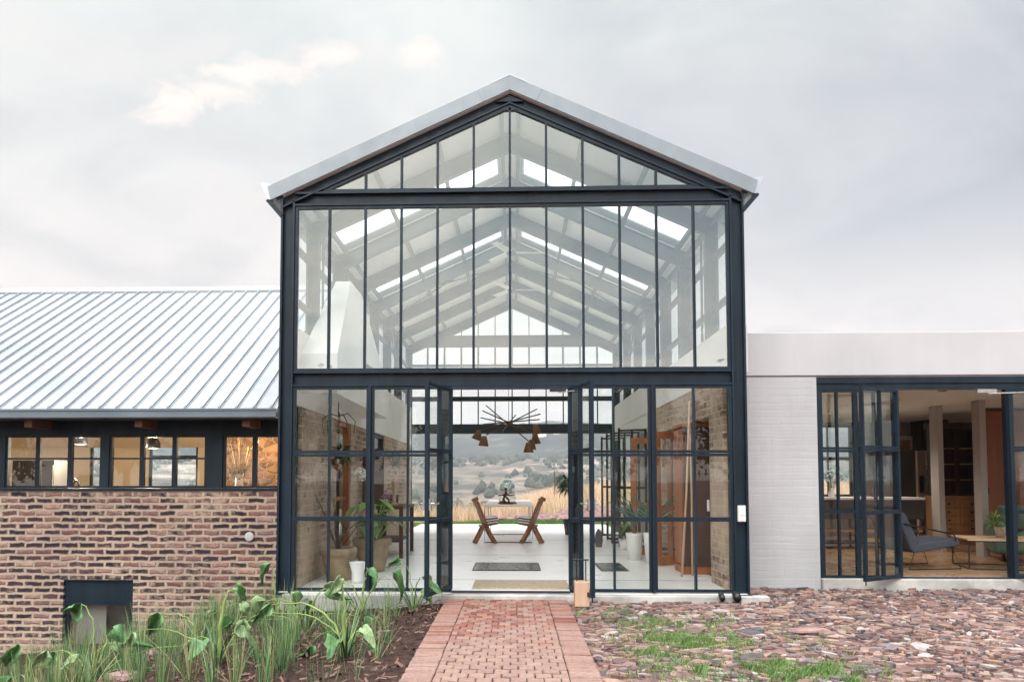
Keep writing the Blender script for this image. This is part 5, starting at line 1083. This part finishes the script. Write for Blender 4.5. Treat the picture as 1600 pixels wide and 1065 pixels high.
# block with black frame standing in front of the right leaf
e = empty('block_door_stop', (.742, -.50, -.062), 'pale wooden block with a black metal handle frame beside the right door leaf', 'door stop')
MB().box(-.075, .075, -.075, .075, 0, .255).build('block', 'pale_wood', e, local=True, bevel=.006)
MB().tube([(-.05, 0, .256), (-.05, 0, .47)], .0065, 6).tube([(.045, 0, .256), (.045, 0, .47)], .0065, 6).tube([(-.085, 0, .475), (.075, 0, .475)], .0085, 8).build('handle', 'black', e, local=True)

# ================================================================== PLANTING BED
def arum(x, y, stems, lab, seed=1):
    z = H(x, y); e = empty('arum_plant', (x, y, z - .02), lab, 'plant', 'drooping arum plants in the bed'); g2 = random.Random(seed); st = MB()
    for (dx, dy, h, tx, tz, ln, w, pale, r) in stems:
        # dx,dy: where the stalk tops out; h: its height there; tx,tz: further reach and fall to the leaf
        P0 = Vector((g2.uniform(-.03, .03), g2.uniform(-.03, .03), 0)); P1 = Vector((dx * .25, dy * .25, h * .62)); P2 = Vector((dx, dy, h)); P3 = Vector((dx + tx, dy, h + tz)); pts = []
        for k in range(13):
            t = k / 12; pts.append(P0 * (1 - t) ** 3 + P1 * 3 * t * (1 - t) ** 2 + P2 * 3 * t * t * (1 - t) + P3 * t ** 3)
        wob_ = [Vector((g2.gauss(0, .006), g2.gauss(0, .006), g2.gauss(0, .006))) for _ in pts]; pts = [p + q * (1 if 0 < k < 12 else 0) for k, (p, q) in enumerate(zip(pts, wob_))]
        st.tube(pts, [r * .82 * (1.35 - 1.0 * k / 12) * g2.uniform(.9, 1.1) for k in range(13)], 7, flat=.75)
        d = (pts[-1] - pts[-3]).normalized(); d = (d + Vector((g2.uniform(-.4, .4), g2.uniform(-.2, .1), -1.5))).normalized()
        lf = MB(); bigleaf(lf, pts[-1], pts[-1] + d * ln * 1.1, w * .8, g2.uniform(.8, 2.2), up=(g2.uniform(-1.2, 1.2), -1, g2.uniform(-.2, .6)), crum=.05, notch=.05)
        o = lf.build('leaf', 'arum_pale' if pale else 'arum', e, local=True, smooth=True); m = o.modifiers.new('thickness', 'SOLIDIFY'); m.thickness = .003
    sp_ = MB()
    for k in range(g2.randint(9, 15)):      # arching strap leaves round the base
        a = g2.uniform(0, 6.28); sp_.blade((math.cos(a) * .03, math.sin(a) * .03, 0), (math.cos(a) * .45, math.sin(a) * .45, 1), g2.uniform(.28, .55), g2.uniform(.010, .020), g2.uniform(.6, 2.2), 8, side=(math.cos(a + 1.4), math.sin(a + 1.4), 0), wf=lambda t: (1 - t ** 2.5))
    sp_.build('strap_leaves', 'reed', e, local=True)
    for k in range(g2.randint(0, 2)):      # low ground leaves
        a = g2.uniform(0, 6.28); q = g2.uniform(.08, .2); p0 = Vector((math.cos(a) * q * .3, math.sin(a) * q * .3, .02)); p1 = Vector((math.cos(a) * q, math.sin(a) * q, g2.uniform(.12, .3)))
        st.tube([p0, (p0 + p1) / 2 + Vector((0, 0, .05)), p1], [.008, .006, .004], 5); lf = MB(); bigleaf(lf, p1, p1 + Vector((math.cos(a) * .16, math.sin(a) * .16, -.06 - .08 * g2.random())), g2.uniform(.08, .14), g2.uniform(.3, .9), up=(g2.uniform(-.3, .3), -.6, 1), crum=.04)
        o = lf.build('leaf', 'arum' if k else 'arum_pale', e, local=True, smooth=True); m = o.modifiers.new('thickness', 'SOLIDIFY'); m.thickness = .003
    st.build('stalk', 'stalk', e, local=True, smooth=True)
arum(-1.30, -2.45, [(-.03, 0, .60, -.02, .03, .16, .09, 1, .016), (-.22, .05, .50, -.42, -.10, .22, .10, 0, .017), (-.35, .2, .42, -.55, -.16, .18, .12, 1, .010), (.10, .1, .30, .12, -.22, .20, .08, 0, .010), (-.12, .1, .28, -.20, -.20, .16, .10, 0, .010)], 'large arum with two thick bent stalks in the middle of the bed near the path', 1)
arum(-2.38, -2.35, [(.05, 0, .62, .10, .02, .13, .10, 0, .019), (-.05, 0, .30, -.16, -.08, .15, .12, 1, .010), (.12, .05, .25, .2, -.1, .14, .1, 0, .009), (-.35, 0, .36, -.35, -.08, .2, .09, 1, .009)], 'arum with one thick upright stalk and dark curled leaf, left of bed centre', 2)
arum(-3.45, -2.25, [(-.02, .1, .62, -.16, .06, .22, .19, 0, .012), (.10, .1, .52, .10, -.02, .26, .15, 0, .012), (-.2, 0, .35, -.2, -.05, .2, .12, 1, .010), (.35, 0, .34, .4, .02, .14, .06, 1, .010), (.2, 0, .2, .2, -.06, .22, .17, 0, .010)], 'arum with broad blue green leaves in front of the basement window', 3)
arum(-4.0, -2.2, [(-.02, 0, .62, -.10, -.06, .26, .14, 0, .012), (.04, 0, .6, .18, -.34, .10, .06, 0, .013), (-.06, 0, .40, -.1, -.1, .2, .12, 0, .010), (-.2, 0, .2, -.2, 0, .16, .12, 1, .009)], 'arum with hanging yellow green leaves at the far left of the bed', 4)
arum(-1.55, -.55, [(.02, 0, .46, .05, .05, .20, .13, 0, .014), (-.10, 0, .42, -.20, -.06, .18, .12, 1, .012), (.20, 0, .48, .12, -.02, .26, .12, 0, .012), (-.2, 0, .3, -.35, -.12, .2, .1, 0, .010)], 'arum with ragged upright leaves in front of the left glass panes', 5)
arum(-2.55, -.25, [(-.04, 0, .52, -.02, .10, .26, .13, 0, .014), (.06, 0, .35, .1, -.05, .2, .14, 0, .011), (-.12, 0, .30, -.2, -.02, .2, .14, 1, .011)], 'arum with a pointed upright leaf at the foot of the left steel column', 6)
arum(-1.02, -.45, [(-.03, 0, .50, -.14, .06, .15, .09, 0, .009), (.05, 0, .42, .06, -.06, .18, .12, 0, .009)], 'slender arum with a hanging leaf in front of the left open door leaf', 7)
arum(-1.95, -1.25, [(-.15, 0, .40, -.25, -.08, .24, .14, 1, .012), (.1, 0, .45, .14, .0, .2, .12, 0, .012), (.25, 0, .28, .3, -.12, .22, .10, 0, .010), (-.3, 0, .25, -.4, -.1, .2, .13, 0, .010)], 'sprawling arum with pale folded leaves in the centre of the bed', 8)
arum(-2.95, -1.3, [(-.1, 0, .34, -.3, -.04, .24, .16, 0, .012), (.15, 0, .40, .25, .0, .16, .12, 1, .011), (.3, 0, .25, .5, .02, .2, .08, 0, .010)], 'low arum with long trailing stalks right of the basement window', 9)
arum(-4.3, -.9, [(-.1, 0, .4, -.2, -.05, .22, .16, 0, .012), (.15, 0, .45, .2, 0, .2, .14, 1, .012)], 'arum with spotted leaves in front of the basement window sill', 10)
# reeds
protos = []
for k in range(8):
    g2 = random.Random(40 + k); b = MB(); nb_ = (38, 26, 46, 30, 20, 40, 34, 24)[k]
    for i in range(nb_):
        a = g2.uniform(0, 6.28); q = g2.uniform(0, .045); l = g2.uniform(.22, .52); d = Vector((math.cos(a) * g2.uniform(.02, .26), math.sin(a) * g2.uniform(.02, .26), 1)); old = g2.random() < (.12 if k < 5 else .45)
        if g2.random() < .1: d = Vector((math.cos(a) * .8, math.sin(a) * .8, 1))
        b.blade((math.cos(a) * q, math.sin(a) * q, 0), d, l, g2.uniform(.006, .010), g2.uniform(0, .6), 4, side=(math.cos(a + 1.3), math.sin(a + 1.3), 0), wf=lambda t: 1 - t * .9, mi=1 if old else 0)
    protos.append(b)
g2 = random.Random(77); spots = []; tries = 0
while len(spots) < 210 and tries < 9000:
    tries += 1; x = g2.uniform(-5.6, -.95); y = g2.uniform(-3.3, 1.35)
    if x > -1.3 and g2.random() < .8: continue
    if x > -2.8 and y > -.28: continue
    if mnoise.noise(Vector((x * 1.1, y * 1.1, 4))) < -.22: continue
    if all((x - a) ** 2 + (y - c) ** 2 > .15 ** 2 for a, c in spots): spots.append((x, y))
pr0 = []
for i, (x, y) in enumerate(spots):
    k = i % 8
    if i < 8: o = protos[k].build('reed_clump', ['reed', 'reed_dry']); pr0.append(o)
    else: o = pr0[k].copy(); col.objects.link(o)
    o.location = (x, y, H(x, y) - .01); o.rotation_euler = (g2.uniform(-.12, .12), g2.uniform(-.12, .12), g2.uniform(0, 6.28)); s_ = g2.uniform(.6, 1.1); o.scale = (s_, s_, s_ * g2.uniform(.85, 1.1))
    tag(o, 'thin upright clump of green reeds growing in the soil bed', 'reeds', 'reed clumps in the planting bed')
# pale thin grass in the bed, mulch on the soil
pts = []
for _ in range(420):
    x, y = g2.uniform(-5.8, -.95), g2.uniform(-3.4, 1.5)
    if x > -2.8 and y > -.2: continue
    pts.append((x, y, H(x, y)))
blades('bed_grass', pts, .12, .42, .0035, .5, 'reed', 6, 'thin wispy grass stems scattered through the planting bed', 'grass', 6, .04)
mb = MB()
for i in range(3800):
    x, y = g2.uniform(-5.6, -.72), g2.uniform(-3.9, 1.5)
    if x > -2.62 and y > -.18: continue
    z = H(x, y) + g2.uniform(.0, .045); a = g2.uniform(0, 3.14); l = g2.uniform(.02, .075); w = g2.uniform(.008, .022); c, s = math.cos(a) * l / 2, math.sin(a) * l / 2; c2, s2 = -math.sin(a) * w / 2, math.cos(a) * w / 2; t = g2.uniform(-.02, .02)
    mb.add([(x - c - c2, y - s - s2, z - t), (x + c - c2, y + s - s2, z + t), (x + c + c2, y + s + s2, z + t), (x - c + c2, y - s + s2, z - t), (x - c, y - s, z - t + w * .5), (x + c, y + s, z + t + w * .5)], [(0, 1, 5, 4), (2, 3, 4, 5), (0, 4, 3), (1, 2, 5)])
M['mulch'] = pm('bark_mulch', (0.15, 0.085, 0.065), 0.95, 0, 0.4, 8, island=True, c2=(0.03, 0.018, 0.015))
tag(mb.build('bark_mulch', 'mulch'), 'dark brown bark mulch strewn over the bed soil', 'mulch', kind='stuff')
# stones in the bed and on the yard
for i, (x, y, sx, sy, sz, m, rz, lab) in enumerate((
    (-3.72, .45, .32, .16, .20, 'rock', .5, 'long pinkish boulder lying against the sloping edge of the brick wing wall'),
    (-3.30, -1.55, .10, .08, .10, 'rock', .2, 'small pink stone behind the reeds left of the bed centre'),
    (-4.25, -1.75, .16, .10, .09, 'rock', .9, 'pink stone in front of the basement window'),
    (-3.05, -2.55, .15, .10, .08, 'rock', .3, 'rounded brownish stone at the bottom edge of the bed'),
    (-3.05, -.55, .12, .09, .12, 'rock', 1.1, 'pale pink stone between the reeds right of the basement window'),
    (-1.12, -1.55, .09, .04, .03, 'rock', .1, 'flat pale stone on the soil beside the path'),
    (-1.05, -.75, .12, .04, .02, 'pale_wood', .05, 'flat pale sliver on the soil near the open door leaf'))):
    tag(rock('bed_stone', x, y, H(x, y) - .02, sx, sy, sz, m, i, rz), lab, 'stone', 'stones in the planting bed')
for i, (x, y, sx, sy, sz, m, rz, lab) in enumerate((
    (2.02, -1.90, .13, .05, .055, 'darkrock', -.35, 'dark grey pointed slate slab lying on the chips'),
    (2.14, -1.82, .07, .05, .06, 'darkrock', .7, 'smaller dark grey stone right of the pointed slate slab'),
    (2.58, -1.74, .20, .08, .045, 'rock', .15, 'large flat orange pink slab on the chips right of the dark stones'),
    (1.36, -3.0, .09, .06, .05, 'rock', .2, 'pale stone standing in the grass patch by the path'))):
    tag(rock('yard_stone', x, y, -.085, sx, sy, sz, m, 20 + i, rz), lab, 'stone', 'loose stones on the yard')

# ================================================================== TREES BEHIND THE VIEWER (seen in the glass)
def tree(x, y, h, leafy, lab, seed):
    g3 = random.Random(seed); z = H(x, y); e = empty('yard_tree', (x, y, z - .1), lab, 'tree', 'trees on the near side of the yard'); tr_ = MB(); lv = MB(); tips = []
    def grow(p, d, l, r, dep):
        pts = [p]; q = p.copy(); dd = d.copy()
        for k in range(3): dd = (dd + Vector((g3.gauss(0, .16), g3.gauss(0, .16), g3.gauss(0, .08)))).normalized(); q = q + dd * l / 3; pts.append(q.copy())
        tr_.tube(pts, [r, r * .88, r * .76, r * .62], 6 if dep < 2 else 4)
        if dep >= 4 or r < .008: tips.append(q); return
        for k in range(3 if dep else 4):
            a = g3.uniform(0, 6.28); nd = (dd + Vector((math.cos(a), math.sin(a), g3.uniform(-.1, .5))) * g3.uniform(.5, .95)).normalized(); grow(q, nd, l * g3.uniform(.6, .82), r * .62, dep + 1)
    grow(Vector((0, 0, 0)), Vector((0, 0, 1)), h * .36, h * .028, 0)
    tr_.build('trunk', 'bark', e, local=True)
    for p in tips:
        for k in range(leafy):
            c = p + Vector((g3.gauss(0, .45), g3.gauss(0, .45), g3.gauss(0, .35))) * h * .08; s = h * .022; n = Vector((g3.gauss(0, 1), g3.gauss(0, 1), g3.gauss(0, 1))).normalized(); u = n.orthogonal().normalized(); v = n.cross(u)
            lv.add([c - u * s, c + v * s * .6, c + u * s, c - v * s * .6], [(0, 1, 2, 3)])
    if lv.v: lv.build('crown', 'leaf', e, local=True)
tree(12.5, -11.5, 6.5, 1, 'sparse spreading tree behind the viewer, reflected in the right hand doors', 60)
def bushy(x, y, h, lab, seed):
    g3 = random.Random(seed); z = H(x, y); e = empty('yard_tree', (x, y, z - .1), lab, 'tree', 'leafy trees on the near side of the yard'); b = MB(); b.tube([(0, 0, 0), (.1, 0, h * .3), (0, .1, h * .6)], [h * .03, h * .025, h * .012], 8)
    for k in range(7):
        a = k * .9; b.tube([(0, 0, h * .25), (math.cos(a) * h * .12, math.sin(a) * h * .12, h * .45), (math.cos(a) * h * .3, math.sin(a) * h * .3, h * .66)], [h * .014, h * .01, h * .004], 5)
    b.build('trunk', 'bark', e, local=True); n = 2600; rg3 = np.random.default_rng(seed); cl = rg3.normal(0, 1, (26, 3)); cl /= np.linalg.norm(cl, axis=1)[:, None]; cl *= rg3.uniform(.3, 1, (26, 1)) * np.array([h * .40, h * .40, h * .33]); cl[:, 2] += h * .58
    P = cl[rg3.integers(0, 26, n)] + rg3.normal(0, h * .075, (n, 3)); P[:, 2] = np.maximum(P[:, 2], .1); u = rg3.normal(0, 1, (n, 3)); u /= np.linalg.norm(u, axis=1)[:, None]; w = rg3.normal(0, 1, (n, 3)); w -= (w * u).sum(1)[:, None] * u; w /= np.linalg.norm(w, axis=1)[:, None]
    s_ = rg3.uniform(.018, .034, (n, 1)) * h; V = np.stack([P - u * s_, P + w * s_ * .6, P + u * s_, P - w * s_ * .6], 1).reshape(-1, 3); o = mesh_np('crown', V, np.arange(n * 4).reshape(-1, 4), 'leaf'); o.parent = e
for i in range(13):
    x = -33 + 5.6 * i + (i % 3) * .9; y = -37 - (i % 2) * 3
    bushy(x, y, 7.0 + (i * 37 % 10) * .22, ['first', 'second', 'third', 'fourth', 'fifth', 'sixth', 'seventh', 'eighth', 'ninth', 'tenth', 'eleventh', 'twelfth', 'last'][i] + ' leafy tree from the left in the row closing the yard', 80 + i)

# ================================================================== HAZE
m, t, b, o = newmat('valley_haze'); t.nodes.remove(b)
pv = N(t, 'ShaderNodeVolumePrincipled'); pv.inputs['Color'].default_value = (0.82, 0.87, 0.97, 1); pv.inputs['Density'].default_value = 0.00025; pv.inputs['Anisotropy'].default_value = 0.1
t.links.new(pv.outputs[0], o.inputs['Volume']); M['haze'] = m
hz = MB().box(-3300, 3300, -900, 2900, -90, 190).build('haze', 'haze'); tag(hz, 'thin pale haze filling the valley air', 'haze', kind='stuff')
